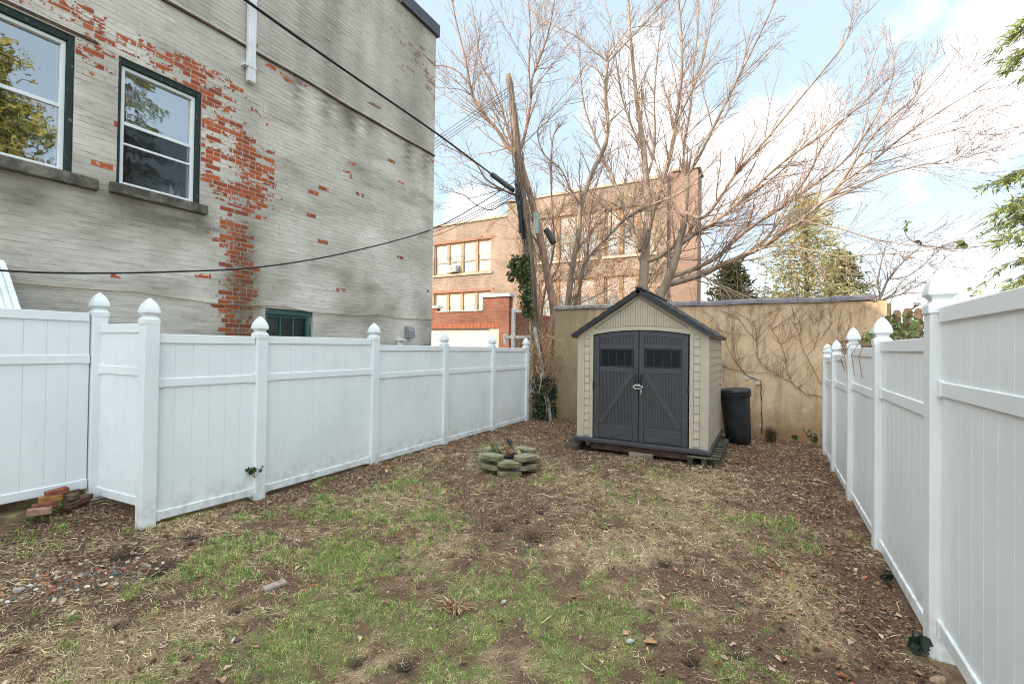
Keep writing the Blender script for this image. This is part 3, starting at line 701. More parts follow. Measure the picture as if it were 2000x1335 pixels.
while xs < 1.70:
    xe = xs+.62; N = 12; dz = rng.uniform(-.008, .008) + max(0, (xs-.9))*.04; mb = MB()
    pr = [(.14+.17*math.cos(math.pi*(1-i/N)), .085*math.sin(math.pi*i/N)) for i in range(N+1)]
    pr = [(-.045, -.035)] + [(p[0]-.0, p[1]) for p in pr] + [(.325, -.035)]
    mb.prism(pr, lambda p: (xs, WY+p[0], 2.803+p[1]+dz), lambda p: (xe-.02, WY+p[0], 2.803+p[1]+dz+(.012 if xs > .6 else 0)))
    pr2 = [(.14+(p[0]-.14)*1.06, p[1]*1.18+.002) for p in pr]
    mb.prism(pr2, lambda p: (xe-.07, WY+p[0], 2.803+p[1]+dz), lambda p: (xe-.002, WY+p[0], 2.803+p[1]+dz))
    mb.build('coping_tile', CLAY, wl, bevel=.004); xs = xe; k += 1
# crack and white patch
def wz(a, b, y=None): return atY(1380+a/3.514, 540+b/3.514, WY-.016)
mb = MB(); ck = [(250, 640), (262, 668), (300, 690), (345, 705), (372, 714), (376, 760), (372, 800), (380, 860), (377, 930), (381, 1000), (377, 1080)]
for a, b in zip(ck[:-1], ck[1:]):
    A, Bq = wz(*a), wz(*b); mb.bar(A, Bq, .006, rng.uniform(.010, .020), up=(1, 0, .3))
mb.build('crack', M('dark crack', (.03, .024, .02), .95), wl)
for a, b, c_, d_ in ((255, 672, 300, 706), (340, 716, 371, 742), (362, 1005, 376, 1030)):
    A, Bq = wz(a, d_), wz(c_, b); mb = MB(); mb.prism([(A.x, A.z), (Bq.x, A.z+.01), (Bq.x-.02, Bq.z), (A.x+.01, Bq.z)], lambda p: (p[0], WY-.016, p[1]), lambda p: (p[0], WY+.01, p[1])); mb.build('plaster_patch', M('pale plaster', (.62, .56, .47), .9), wl, bevel=.006)
# vines stuck to it
VINE = M('dry vine bark', (.20, .115, .07), .9, (.30, .20, .13), 20, .4, .7, 60, .4)
def wiggle(pts, sub=4, a=.02):
    out = []
    for p, q in zip(pts[:-1], pts[1:]):
        for i in range(sub):
            t = i/sub; w = p.lerp(q, t); out.append(w+V((rng.uniform(-a, a), 0, rng.uniform(-a, a))) if i else w)
    return out+[pts[-1]]
def vine(root, px, r0, r1, off=0.):
    pts = wiggle([atY(1380+a/3.514, 540+b/3.514, WY-.024) for a, b in px], 4, .012); n = len(pts)
    mb = MB(); mb.tube(pts, [.8*(r0+(r1-r0)*i/(n-1)) for i in range(n)], 5)
    subs = []
    for i in range(2, n-1):
        for q in range(2):
            if rng.random() < .36:
                L = rng.uniform(.15, .75); a = rng.uniform(.35, 2.6); p = pts[i].copy(); sp = [p.copy()]
                for j in range(6):
                    a += rng.uniform(-.35, .35); a = a*.9+1.45*.1
                    p = p+V((math.cos(a), 0, math.sin(a)))*(L/6); p.y = WY-.02+rng.uniform(-.006, .004)
                    if p.z > 2.76: break
                    sp.append(p.copy())
                if len(sp) > 2: mb.tube(sp, [r1*.62*(1-.6*j/(len(sp)-1)) for j in range(len(sp))], 4)
    mb.build('stem', VINE, root)
v1 = empty('climbing_vine', (.6, WY-.03, .6), 'bare brown vine fanning up the tan wall from behind the end of the right fence', 'vine')
for px, a, b in (([(800, 825), (680, 805), (620, 755), (570, 715), (500, 680), (430, 640), (375, 590), (345, 530), (345, 470), (350, 420), (330, 340), (280, 290), (200, 240)], .011, .006), ([(350, 420), (370, 330), (420, 250), (520, 215)], .006, .004),
                 ([(575, 705), (555, 640), (540, 580), (530, 520), (510, 460), (450, 370), (440, 340), (480, 270), (500, 215)], .008, .005), ([(525, 460), (560, 420), (640, 400), (645, 330), (600, 250), (590, 215)], .006, .004), ([(450, 355), (560, 290), (640, 215)], .006, .004),
                 ([(790, 740), (740, 650), (690, 550), (655, 490), (640, 400), (610, 330), (590, 230)], .008, .005), ([(690, 540), (740, 490), (760, 420), (770, 330), (800, 220)], .006, .004), ([(860, 520), (900, 430), (905, 330), (930, 215)], .007, .004),
                 ([(780, 430), (840, 360), (850, 280), (835, 210)], .006, .004), ([(700, 215), (730, 330), (770, 300), (790, 230)], .005, .004), ([(960, 400), (990, 300), (980, 200)], .006, .004), ([(880, 470), (1040, 330), (1060, 210)], .005, .004)): vine(v1, px, a, b)
v2 = empty('climbing_vine', (-.6, WY-.03, 1.4), 'thin dark vine spreading over the tan wall between the shed and the cracked plaster', 'vine')
for px, a, b in (([(250, 645), (215, 600), (195, 530), (175, 400), (180, 285), (120, 230)], .008, .005), ([(80, 590), (160, 630), (260, 655), (380, 660), (480, 675)], .008, .005), ([(240, 640), (190, 570), (140, 470), (110, 380), (20, 260), (-60, 230)], .007, .004),
                 ([(345, 440), (280, 370), (230, 300), (150, 250), (60, 225)], .006, .004), ([(330, 400), (200, 395), (60, 360), (-20, 350)], .005, .004), ([(345, 340), (300, 280), (310, 215)], .005, .004), ([(0, 330), (60, 270), (60, 222)], .005, .003)): vine(v2, px, a, b)
# ------------------------------------------------------------------ school and garage beyond
def brick_mat(name, c1, c2, mortar, bw=.21, bh=.068, blot=(.75, 1.15), axis='XZ'):
    m, nt, b = newmat(name); co = coord(nt)
    sx = nt.nodes.new('ShaderNodeSeparateXYZ'); lk(nt, co, sx.inputs[0]); cx = nt.nodes.new('ShaderNodeCombineXYZ')
    lk(nt, math_(nt, 'ADD', sx.outputs[0], sx.outputs[1]), cx.inputs[0]); lk(nt, sx.outputs[2], cx.inputs[1])
    t = nt.nodes.new('ShaderNodeTexBrick'); t.inputs['Scale'].default_value = 1; t.inputs['Mortar Size'].default_value = .006
    t.inputs['Brick Width'].default_value = bw; t.inputs['Row Height'].default_value = bh; t.inputs['Mortar Smooth'].default_value = .3
    t.inputs['Color1'].default_value = (*c1, 1); t.inputs['Color2'].default_value = (*c2, 1); t.inputs['Mortar'].default_value = (*mortar, 1); t.inputs['Bias'].default_value = -.1
    lk(nt, cx.outputs[0], t.inputs['Vector'])
    n = maprange(nt, noise(nt, co, .5, 5, .65), .3, .7, *blot)
    col = mix(nt, 1., t.outputs['Color'], n, 'MULTIPLY')
    st = math_(nt, 'MULTIPLY', maprange(nt, noise(nt, co, 1.2, 5, .7, (1, 1, .35)), .55, .75), .4)
    col = mix(nt, st, col, tuple(min(1, q*1.5+.06) for q in c2)); lk(nt, col, b.inputs['Base Color']); b.inputs['Roughness'].default_value = .9
    b.inputs['Specular IOR Level'].default_value = .15
    bump(nt, b, math_(nt, 'ADD', math_(nt, 'SUBTRACT', 1., t.outputs['Fac']), math_(nt, 'MULTIPLY', noise(nt, co, 20, 3), .4)), .4, .008); return m
SBR = brick_mat('brown school brick', (.33, .235, .17), (.22, .155, .115), (.40, .33, .27))
GBR = brick_mat('red garage brick', (.31, .115, .07), (.19, .08, .055), (.24, .18, .14))
STONEC = M('pale stone trim', (.44, .36, .28), .85, (.33, .27, .21))
FRAMET = M('ochre painted window frame', (.36, .22, .10), .6, (.30, .19, .10))
BLIND = M('pink roller blind', (.62, .47, .40), .85, (.55, .42, .37), 1.5, grain=.04)
PALEP = M('pale window glass', (.30, .33, .32), .12, (.48, .49, .46), .7, .45, .6, 3, .03, spec=.6)
sc_ = empty('school_building', (-14, 27, 0), 'large brown brick school building with ochre framed window banks behind the bare trees', 'building')
YS = 27.
def wall_open(mb, x0, x1, y, z0, z1, ops, dep=.25):
    xs = sorted({x0, x1} | {o_[0] for o_ in ops} | {o_[1] for o_ in ops}); zs = sorted({z0, z1} | {o_[2] for o_ in ops} | {o_[3] for o_ in ops})
    for a, b in zip(xs[:-1], xs[1:]):
        for c, e in zip(zs[:-1], zs[1:]):
            if not any(o_[0] < (a+b)/2 < o_[1] and o_[2] < (c+e)/2 < o_[3] for o_ in ops): mb.add([(a, y, c), (b, y, c), (b, y, e), (a, y, e)], [(0, 1, 2, 3)])
    for a, b, c, e in ops:
        mb.add([(a,y,c),(b,y,c),(b,y,e),(a,y,e),(a,y+dep,c),(b,y+dep,c),(b,y+dep,e),(a,y+dep,e)], [(0,4,5,1),(1,5,6,2),(2,6,7,3),(3,7,4,0)])
bankA = [(-22.05-5.6, -17.0-5.6), (-22.05, -16.97)]
bankB = [(-12.95, -9.1), (-8.6, -5.6)]
rowsA = [(7.12, 9.42), (3.5, 5.75), (.6, 2.6)]; rowsB = [(7.3, 10.1), (3.3, 6.1), (.4, 2.4)]
opsA = [(a, b, c, e) for a, b in bankA for c, e in rowsA]; opsB = [(a, b, c, e) for a, b in bankB for c, e in rowsB]
mb = MB(); wall_open(mb, -36, -15.35, YS, -.2, 10.75, opsA); wall_open(mb, -15.35, -5.0, YS-.6, -.2, 11.45, opsB)
mb.add([(-15.35, YS-.6, -.2), (-15.35, YS+.0, -.2), (-15.35, YS, 11.45), (-15.35, YS-.6, 11.45)], [(3, 2, 1, 0)])
mb.add([(-5, YS-.6, -.2), (-5, YS+14, -.2), (-5, YS+14, 11.45), (-5, YS-.6, 11.45)], [(0, 1, 2, 3)])
mb.add([(-15.35, YS-.6, 11.45), (-5, YS-.6, 11.45), (-5, YS+14, 11.45), (-15.35, YS+14, 11.45)], [(0, 1, 2, 3)]); mb.add([(-36, YS, 10.75), (-15.35, YS, 10.75), (-15.35, YS+14, 10.75), (-36, YS+14, 10.75)], [(0, 1, 2, 3)])
mb.build('wall', SBR, sc_)
mb = MB(); mb.box(-36, YS-.08, 10.752, -15.36, YS+.4, 10.93); mb.box(-15.42, YS-.68, 11.452, -4.95, YS-.2, 11.62); mb.build('parapet_coping', STONEC, sc_)
mb = MB(); mb.box(-4.99, YS-.4, -.2, -3.42, YS+1.2, 11.75); ch = mb.build('chimney', brick_mat('dark red chimney brick', (.31, .195, .145), (.24, .15, .115), (.33, .25, .2)), sc_)
mb = MB(); mb.box(-4.85, YS-.5, 11.752, -3.32, YS+1.3, 11.92); mb.build('chimney_cap', STONEC, ch)
for (a, b, c, e) in opsA: mb = MB(); mb.box(a-.1, YS-.09, c-.16, b+.1, YS+.02, c-.004); mb.build('window_sill', STONEC, sc_); mb = MB(); mb.box(a-.2, YS-.025, e+.004, b+.2, YS+.01, e+.20); mb.build('lintel', M('orange brick lintel', (.33, .17, .11), .9, (.25, .13, .09)), sc_)
for (a, b, c, e) in opsB: mb = MB(); mb.box(a-.1, YS-.69, c-.16, b+.1, YS-.58, c-.004); mb.build('window_sill', STONEC, sc_)
mb = MB(); mb.box(-36, YS+.8, 0, -4.9, YS+.9, 10.6); mb.build('room_backdrop', M('dark classroom', (.10, .095, .09), .9), sc_)
for (a, b, c, e), nn, yf in [(o_, 4, YS) for o_ in opsA]+[(o_, 4 if o_[1] > -9 and o_[0] < -9 else 3, YS-.6) for o_ in opsB]:
    f = MB(); y0, y1 = yf+.10, yf+.20
    f.box(a, y0, e-.10, b, y1, e); f.box(a, y0, c, b, y1, c+.09)
    for k in range(nn+1):
        x = a+(b-a)*k/nn; w_ = .11 if 0 < k < nn else .10; xa = min(max(x-w_, a), b-w_); f.box(xa, y0-.03, c+.091, xa+(2*w_ if 0 < k < nn else w_), y1-.002, e-.101)
    w = f.build('window', FRAMET, sc_)
    for k in range(nn):
        xa, xb = a+(b-a)*k/nn+.11, a+(b-a)*(k+1)/nn-.11; H = e-c; bot = c+.09; top = e-.1
        s = MB(); m1 = bot+(top-bot)*.38; s.box(xa, y0+.02, m1-.03, xb, y1-.01, m1+.03); s.build('meeting_rail', FRAMET, w)
        p = MB(); p.add([(xa, yf+.17, bot), (xb, yf+.17, bot), (xb, yf+.17, top), (xa, yf+.17, top)], [(0, 1, 2, 3)]); p.build('pane', PALEP, w)
        z0 = bot+(top-bot)*rng.choice((.52, .56, .6, .62)); p = MB(); p.box(xa, yf+.150, z0, xb, yf+.165, top); p.build('blind', BLIND, w)
mb = MB(); xa = -22.05+5.08/4*1+.2
mb.box(xa, YS-.30, 7.22, xa+.75, YS+.16, 7.72)
ac = tag(mb.build('air_conditioner', M('white appliance', (.62, .62, .60), .5), None, (xa+.37, YS, 7.22), bevel=.02), 'white air conditioner unit in the school window', 'air conditioner')
mb = MB()
for k in range(6): mb.box(xa+.08, YS-.312, 7.30+k*.06, xa+.5, YS-.3005, 7.325+k*.06)
mb.build('grille', M('grey grille', (.2, .2, .2), .6), ac)
# garage
ga = empty('brick_garage', (-11.8, 17, 0), 'small red brick garage with a stepped parapet and a white door behind the fence', 'garage')
mb = MB(); wall_open(mb, -16, -9.75, 17, -.2, 3.40, [(-14.5, -10.25, -.2, 2.62)], .2)
mb.add([(-9.75, 17, -.2), (-9.75, 23, -.2), (-9.75, 23, 3.4), (-9.75, 17, 3.4)], [(0, 1, 2, 3)])
mb.box(-11.1, 17.002, 3.401, -9.75, 17.32, 3.98); mb.box(-14.2, 17.001, 3.401, -13.7, 17.3, 3.6); mb.add([(-16, 17.3, 3.38), (-9.75, 17.3, 3.38), (-9.75, 23, 3.38), (-16, 23, 3.38)], [(0, 1, 2, 3)])
mb.build('wall', GBR, ga)
mb = MB()
for k in range(58): mb.box(-14.5+k*.0735, 16.985+rng.uniform(-.004, .004), 2.62, -14.5+k*.0735+.064, 17.02, 2.86, None)
mb.build('soldier_course', M('orange brick', (.36, .125, .065), .9, (.25, .09, .055), 6), ga)
mb = MB(); mb.box(-11.2, 16.93, 3.985, -9.68, 17.4, 4.12); mb.box(-14.25, 16.95, 3.602, -13.6, 17.35, 3.72); mb.box(-13.69, 16.96, 3.402, -11.105, 17.34, 3.44); mb.build('parapet_cap', M('whitewashed cap', (.62, .60, .56), .8, (.42, .38, .33), 6), ga)
mb = MB()
for k in range(5): mb.box(-14.5, 17.12-.004*(k % 2), -.1+k*.545, -10.75, 17.16, -.1+k*.545+.535)
mb.build('garage_door', M('cream garage door', (.66, .61, .50), .6, (.56, .50, .40), 3), ga, bevel=.01)
mb = MB(); mb.box(-10.749, 17.03, -.1, -10.25, 17.16, 2.62); mb.build('door_jamb', M('cream render', (.56, .51, .44), .85), ga)
# white pipe frame beside the garage with an amber lamp
WHP = M('chalky white paint', (.66, .66, .64), .55, (.45, .42, .38), 8, .55, .75)
pf = empty('pipe_frame', (-8.1, 15, 0), 'white painted post and rail frame between the garage and the pole', 'frame')
for x, z in ((-8.40, 3.25), (-7.62, 3.1)): mb = MB(); mb.box(x-.06, 14.94, -.1, x+.06, 15.06, z); mb.build('post', WHP, pf, bevel=.01)
for z in (3.16, 2.18): mb = MB(); mb.box(-8.75 if z < 3 else -8.34, 14.95, z-.06, -7.68, 15.05, z+.06); mb.build('rail', WHP, pf, bevel=.01)
mb = MB(); mb.box(-8.8, 14.95, 1.9, -8.70, 15.05, 2.3); mb.build('post', WHP, pf, bevel=.01)
mb = MB(); mb.lathe([(.10, 0), (.13, .02), (.13, .14), (.11, .17), (.01, .18)], 16, (-8.02, 15, 3.222)); tag(mb.build('amber_lamp', M('amber plastic', (.75, .20, .02), .3), None, (-8.02, 15, 3.222)), 'small amber lamp on the white rail by the ivy covered pole', 'lamp')
# ------------------------------------------------------------------ pole, wires
BARK = M('weathered pole wood', (.235, .175, .125), .95, (.10, .075, .058), 9, .4, .65, 40, .8, .02, stretch=(1, 1, .2))
RUB = M('black cable rubber', (.010, .010, .011), .5)
PY = 11.4
up_ = empty('utility_pole', tuple(atY(1048, 790, PY)[:2])+(0,), 'leaning weathered wooden utility pole wrapped in vines beside the tan wall', 'pole')
pp = [atY(u, v, PY) for u, v in ((1056, 800), (1050, 690), (1042, 600), (1034, 500), (1026, 430), (1017, 360), (1010, 290), (1003, 220), (997, 165), (993, 146))]
mb = MB(); mb.tube(pp, [.135, .133, .13, .126, .12, .114, .102, .092, .082, .072], 12); mb.build('pole', BARK, up_, smooth=True)
mb = MB()
for k in range(9):
    o0 = V((rng.uniform(-.12, .12), -.14+rng.uniform(-.05, .03), 0)); a, b = pp[5]+o0*.8, pp[4].lerp(pp[3], rng.uniform(.2, .7))+o0*1.1
    mb.tube([a.lerp(b, t)+V((rng.uniform(-.05, .05), rng.uniform(-.04, .02), 0)) for t in (0, .25, .5, .75, 1)], .028, 5)
mb.build('cable_bundle', RUB, up_)
for (u0, v0, u1, v1, r) in ((960, 340, 1003, 372, .075), (1066, 447, 1082, 476, .085)):
    mb = MB(); A, Bq = atY(u0, v0, PY-.2), atY(u1, v1, PY-.1); d = (Bq-A); mb.tube([A, A+d*.06, A+d*.94, Bq], [r*.8, r, r, r*.8], 12)
    mb.build('splice_case', M('dark splice case', (.035, .035, .037), .5), up_)
mb = MB(); A = atY(1047, 436, PY-.18); mb.box(A.x-.075, A.y-.02, A.z-.29, A.x+.075, A.y+.02, A.z+.29); mb.build('guard_plate', M('pale green metal plate', (.34, .42, .38), .5, (.24, .28, .25), 9), up_, bevel=.006)
lp = [atY(u, v, y) for u, v, y in ((1044, 640, 11.1), (1055, 700, 10.8), (1066, 765, 10.45), (1076, 824, 10.2))]
mb = MB(); mb.tube(lp, .05, 10); tag(mb.build('guy_guard', M('grey galvanised tube', (.33, .33, .34), .5, (.20, .19, .18), 8), None, tuple(lp[-1]), smooth=True), 'thin grey metal tube leaning from the pole to the ground by the wall', 'tube')
def wire(name, px, y0, y1, r, label, m=RUB, axis='Y', n=1):
    if axis == 'Y': pts = [atY(u, v, y0+(y1-y0)*i/(len(px)-1)) for i, (u, v) in enumerate(px)]
    else: pts = px
    mb = MB(); mb.tube(pts, r, 6); tag(mb.build(name, m, None, tuple(pts[-1]), smooth=True), label, 'cable')
def spline(cp, sub=6):
    out = []
    for i in range(len(cp)-1):
        p0, p1, p2, p3 = cp[max(i-1, 0)], cp[i], cp[i+1], cp[min(i+2, len(cp)-1)]
        for j in range(sub):
            t = j/sub; out.append(.5*((2*p1)+(p2-p0)*t+(2*p0-5*p1+4*p2-p3)*t*t+(3*p1-p0-3*p2+p3)*t*t*t))
    return out+[cp[-1]]
c = [atY(960, 340, PY-.2), atX(846, 256, -6.45), atX(660, 128, -6.2), atX(475, -3, -5.9), atX(300, -135, -5.6)]
wire('service_cable', spline(c), 0, 0, .021, 'thick black service cable running from the pole up across the painted wall', axis='P')
c = [atY(1012, 350, PY-.2), atY(930, 402, 9.8), atY(845, 447, 8.4), atX(700, 488, -6.3), atX(520, 520, -6.4), atX(320, 531, -6.45), atX(130, 533, -6.5), atX(0, 528, -6.5), atX(-260, 512, -6.5)]
wire('phone_cable', spline(c), 0, 0, .012, 'thin black cable sagging low across the painted wall toward the pole', axis='P')
CORDM = M('tan cord', (.36, .28, .18), .9)
c = [atX(u, v, XW+.018) for u, v in ((-120, 540), (25, 552), (150, 563), (273, 571), (330, 580), (420, 593), (520, 596), (550, 598), (615, 611), (700, 616), (735, 614), (790, 622), (842, 624))]
wire('wall_cord', c, 0, 0, .007, 'thin tan cord tacked along the painted wall just above the fence', CORDM, axis='P')
for k, (v0, v1, v2) in enumerate(((452, 425, 388), (461, 430, 392), (470, 436, 398))):
    wire('drop_wire', spline([atY(770, v0+12, 12.6), atY(845, v0-8, 12.4), atY(905, v1, 12), atY(1016, v2-20, PY)]), 0, 0, .009, '%s of three thin wires slanting between the building corner and the pole' % ('highest', 'middle', 'lowest')[k], axis='P')
for k, (v0, v1) in enumerate(((276, 187), (283, 194), (289, 201), (296, 205))):
    A, Bq = atY(790, v0+34, 11.9), atY(1004, v1-24, PY); wire('overhead_wire', [A, A.lerp(Bq, .33)-V((0, 0, .03)), A.lerp(Bq, .66)-V((0, 0, .03)), Bq], 0, 0, .008, '%s of four fine wires rising to the top of the pole' % ('topmost', 'second highest', 'third highest', 'lowest')[k], axis='P')
# ------------------------------------------------------------------ trees
TRUNK = M('warm grey brown bark', (.38, .29, .215), .9, (.22, .165, .125), 5, .4, .65, 30, .6, .012, stretch=(1, 1, .35))
TWIG = M('reddish brown twigs', (.36, .255, .20), .85, (.25, .17, .13), 3)
REDB = M('vine covered red bark', (.34, .20, .14), .95, (.18, .11, .08), 8, .4, .65, 30, .8, .02, stretch=(1, 1, .4))
def child(mt, p, d, L, r, lev, maxlev, upb, n_):
    k = 6 if lev < 2 else (5 if lev == 2 else 4); pts = [p]; d = d.normalized(); c = V((rng.uniform(-1, 1), rng.uniform(-1, 1), rng.uniform(-1, 1)))*.22
    for i in range(k-1):
        d = (d + c*(1./(k-1))*1.3 + V((0, 0, upb/(k-1))) + V((rng.gauss(0, .065), rng.gauss(0, .065), rng.gauss(0, .065)))).normalized(); pts.append(pts[-1]+d*(L/(k-1)))
    rad = [max(.0037, r*(1-.78*i/(k-1))) for i in range(k)]
    mt.tube(pts, rad, 4 if r > .012 else 3, cap=False)
    if lev < maxlev:
        n = max(2, int(n_*min(1.3, L/1.0)**.6))
        for j in range(n):
            t = rng.uniform(.18, .97)*(k-1); i = min(int(t), k-2); q = pts[i].lerp(pts[i+1], t-i); ax = (pts[i+1]-pts[i]).normalized()
            s = V((rng.gauss(0, 1), rng.gauss(0, 1), rng.gauss(0, 1))); s = (s-ax*s.dot(ax)).normalized()
            a = rng.uniform(.35, .85); dd = ax*math.cos(a)+s*math.sin(a)
            child(mt, q, dd, L*rng.uniform(.32, .62)*(1.1-.5*t/(k-1)), r*.55*(1.1-.6*t/(k-1)), lev+1, maxlev, upb, n_*.8)
def tree(name, label, limbs, loc, bark, twig=TWIG, dens=7, maxlev=3, upb=.22, seed=1, L0=1.9, cat='tree'):
    rng.seed(seed); root = empty(name, loc, label, cat, 'bare trees behind the wall'); tr = MB(); cr = MB()
    for px, y0, y1, r0, r1 in limbs:
        n = len(px); cp = [atY(u, v, y0+(y1-y0)*i/(n-1)) for i, (u, v) in enumerate(px)]; pts = spline(cp, 4); m = len(pts); r0 *= .84; r1 *= .88
        rad = [r0+(r1-r0)*(i/(m-1))**.8 for i in range(m)]
        tr.tube(pts, rad, 9 if r0 > .08 else 6)
        tot = sum((b-a).length for a, b in zip(pts[:-1], pts[1:])); N = int(dens*tot*(.75 if r0 > .14 else 1.))
        for j in range(N):
            t = rng.random()**.8*(m-1.001); i = int(t); q = pts[i].lerp(pts[i+1], t-i)
            if r0 > .13 and q.z < 3.4: continue
            ax = (pts[i+1]-pts[i]).normalized(); s = V((rng.gauss(0, 1), rng.gauss(0, .8), rng.gauss(0, 1))); s = (s-ax*s.dot(ax)).normalized()
            a = rng.uniform(.3, .8); L = L0*rng.uniform(.3, 1.1)*(1.15-.85*t/m); child(cr, q, ax*math.cos(a)+s*math.sin(a), L, min(rad[i]*.5, .022), 1, maxlev, upb, 4.6)
        e = pts[-1]; ax = (pts[-1]-pts[-2]).normalized()
        for j in range(3): child(cr, e, ax+V((rng.gauss(0, .25), rng.gauss(0, .25), rng.gauss(0, .2))), L0*rng.uniform(.18, .4), max(r1*.8, .008), 1, maxlev, upb, 4)
    tr.build('trunk', bark, root, smooth=True); cr.build('crown', twig, root)
    return root
def base(u, v, y): p = atY(u, v, y); return (p.x, p.y, 0)
# leaning red-barked tree just behind the pole
tree('bare_tree', 'reddish vine covered tree growing up behind the utility pole and reaching left', [
    ([(1092, 800), (1088, 680), (1081, 594), (1073, 555), (1064, 507), (1054, 458), (1038, 390), (1020, 330), (1005, 297)], 11.9, 12.0, .17, .10),
    ([(1005, 297), (990, 285), (972, 255), (945, 222), (925, 190), (918, 165), (910, 120), (895, 60), (880, -10), (868, -70)], 12, 11.6, .085, .02),
    ([(920, 170), (900, 145), (880, 132), (852, 128), (830, 130)], 11.7, 11.3, .035, .01), ([(918, 185), (900, 175), (870, 172)], 11.7, 11.2, .02, .008),
    ([(1002, 280), (988, 240), (978, 205), (960, 160), (940, 125), (930, 60), (920, 0)], 12, 12.6, .05, .015),
    ([(1018, 290), (1030, 240), (1037, 190), (1040, 150), (1056, 110), (1072, 60), (1085, -10)], 12, 12.4, .06, .02), ([(1037, 190), (1033, 130), (1036, 60), (1030, -10)], 12.1, 11.7, .04, .015),
    ([(1020, 385), (985, 372), (950, 350), (930, 320), (900, 300), (870, 285)], 11.9, 11.2, .05, .012), ([(1025, 395), (990, 395), (960, 410), (930, 400), (905, 380), (880, 375)], 11.9, 11.0, .025, .008)],
    base(1092, 800, 11.9), REDB, dens=5.3, seed=3, L0=2.6)
tree('bare_tree', 'slender forked tree with a Y shaped top standing between the pole and the shed roof', [
    ([(1106, 760), (1107, 640), (1109, 600), (1115, 545), (1122, 500), (1130, 460), (1133, 420), (1140, 385), (1160, 330), (1180, 290), (1187, 250), (1185, 215), (1182, 180), (1184, 150), (1187, 122)], 14., 13.6, .15, .045),
    ([(1187, 122), (1172, 108), (1150, 92), (1120, 68), (1085, 52), (1040, 20), (1000, -20)], 13.6, 13.0, .035, .012), ([(1187, 122), (1215, 92), (1250, 56), (1275, 28), (1305, 0)], 13.6, 13.2, .035, .014), ([(1185, 120), (1200, 95), (1225, 60), (1250, 52)], 13.6, 14, .025, .01),
    ([(1180, 150), (1165, 135), (1140, 120), (1115, 95), (1085, 60), (1060, 40)], 13.6, 14.2, .03, .01), ([(1190, 237), (1215, 215), (1238, 196), (1280, 200), (1330, 175)], 13.7, 13.2, .03, .01),
    ([(1115, 610), (1130, 575), (1137, 530), (1144, 510), (1165, 485), (1190, 460), (1215, 433), (1245, 412), (1290, 393), (1335, 372), (1380, 330)], 14., 13.2, .085, .02),
    ([(1133, 400), (1115, 370), (1095, 330), (1070, 310), (1055, 285), (1050, 255), (1062, 230), (1085, 205), (1115, 170)], 13.9, 13.2, .045, .01)],
    base(1106, 760, 14.), TRUNK, dens=5.3, seed=5, L0=2.2)
tree('bare_tree', 'tall upright grey brown tree rising directly behind the peak of the shed roof', [
    ([(1250, 720), (1252, 640), (1256, 560), (1260, 500), (1263, 450), (1267, 410), (1264, 370), (1260, 330), (1257, 290), (1250, 240), (1243, 190), (1238, 140), (1232, 80), (1228, 20), (1226, -40)], 14.6, 14.8, .23, .03),
    ([(1266, 450), (1275, 415), (1286, 380), (1300, 335), (1312, 290), (1320, 240), (1327, 190), (1332, 130), (1330, 60), (1324, -10)], 14.6, 14.0, .12, .03), ([(1252, 490), (1242, 468), (1232, 440), (1216, 400), (1203, 365), (1192, 335), (1180, 310), (1160, 262), (1142, 210), (1134, 150), (1130, 80)], 14.6, 15.4, .10, .02),
    ([(1266, 510), (1288, 502), (1310, 486), (1335, 468), (1362, 454), (1400, 428), (1440, 400), (1480, 370), (1530, 330), (1570, 280)], 14.6, 13.6, .075, .015), ([(1262, 350), (1275, 310), (1280, 260), (1278, 200), (1282, 130), (1290, 50), (1295, -20)], 14.7, 15.5, .06, .015),
    ([(1258, 300), (1235, 250), (1215, 190), (1205, 130), (1195, 60), (1180, -10)], 14.8, 14, .05, .012), ([(1320, 240), (1345, 190), (1370, 130), (1385, 60), (1400, -20)], 14.1, 13.6, .05, .012)],
    base(1250, 720, 14.6), TRUNK, dens=5.3, seed=8, L0=2.6)
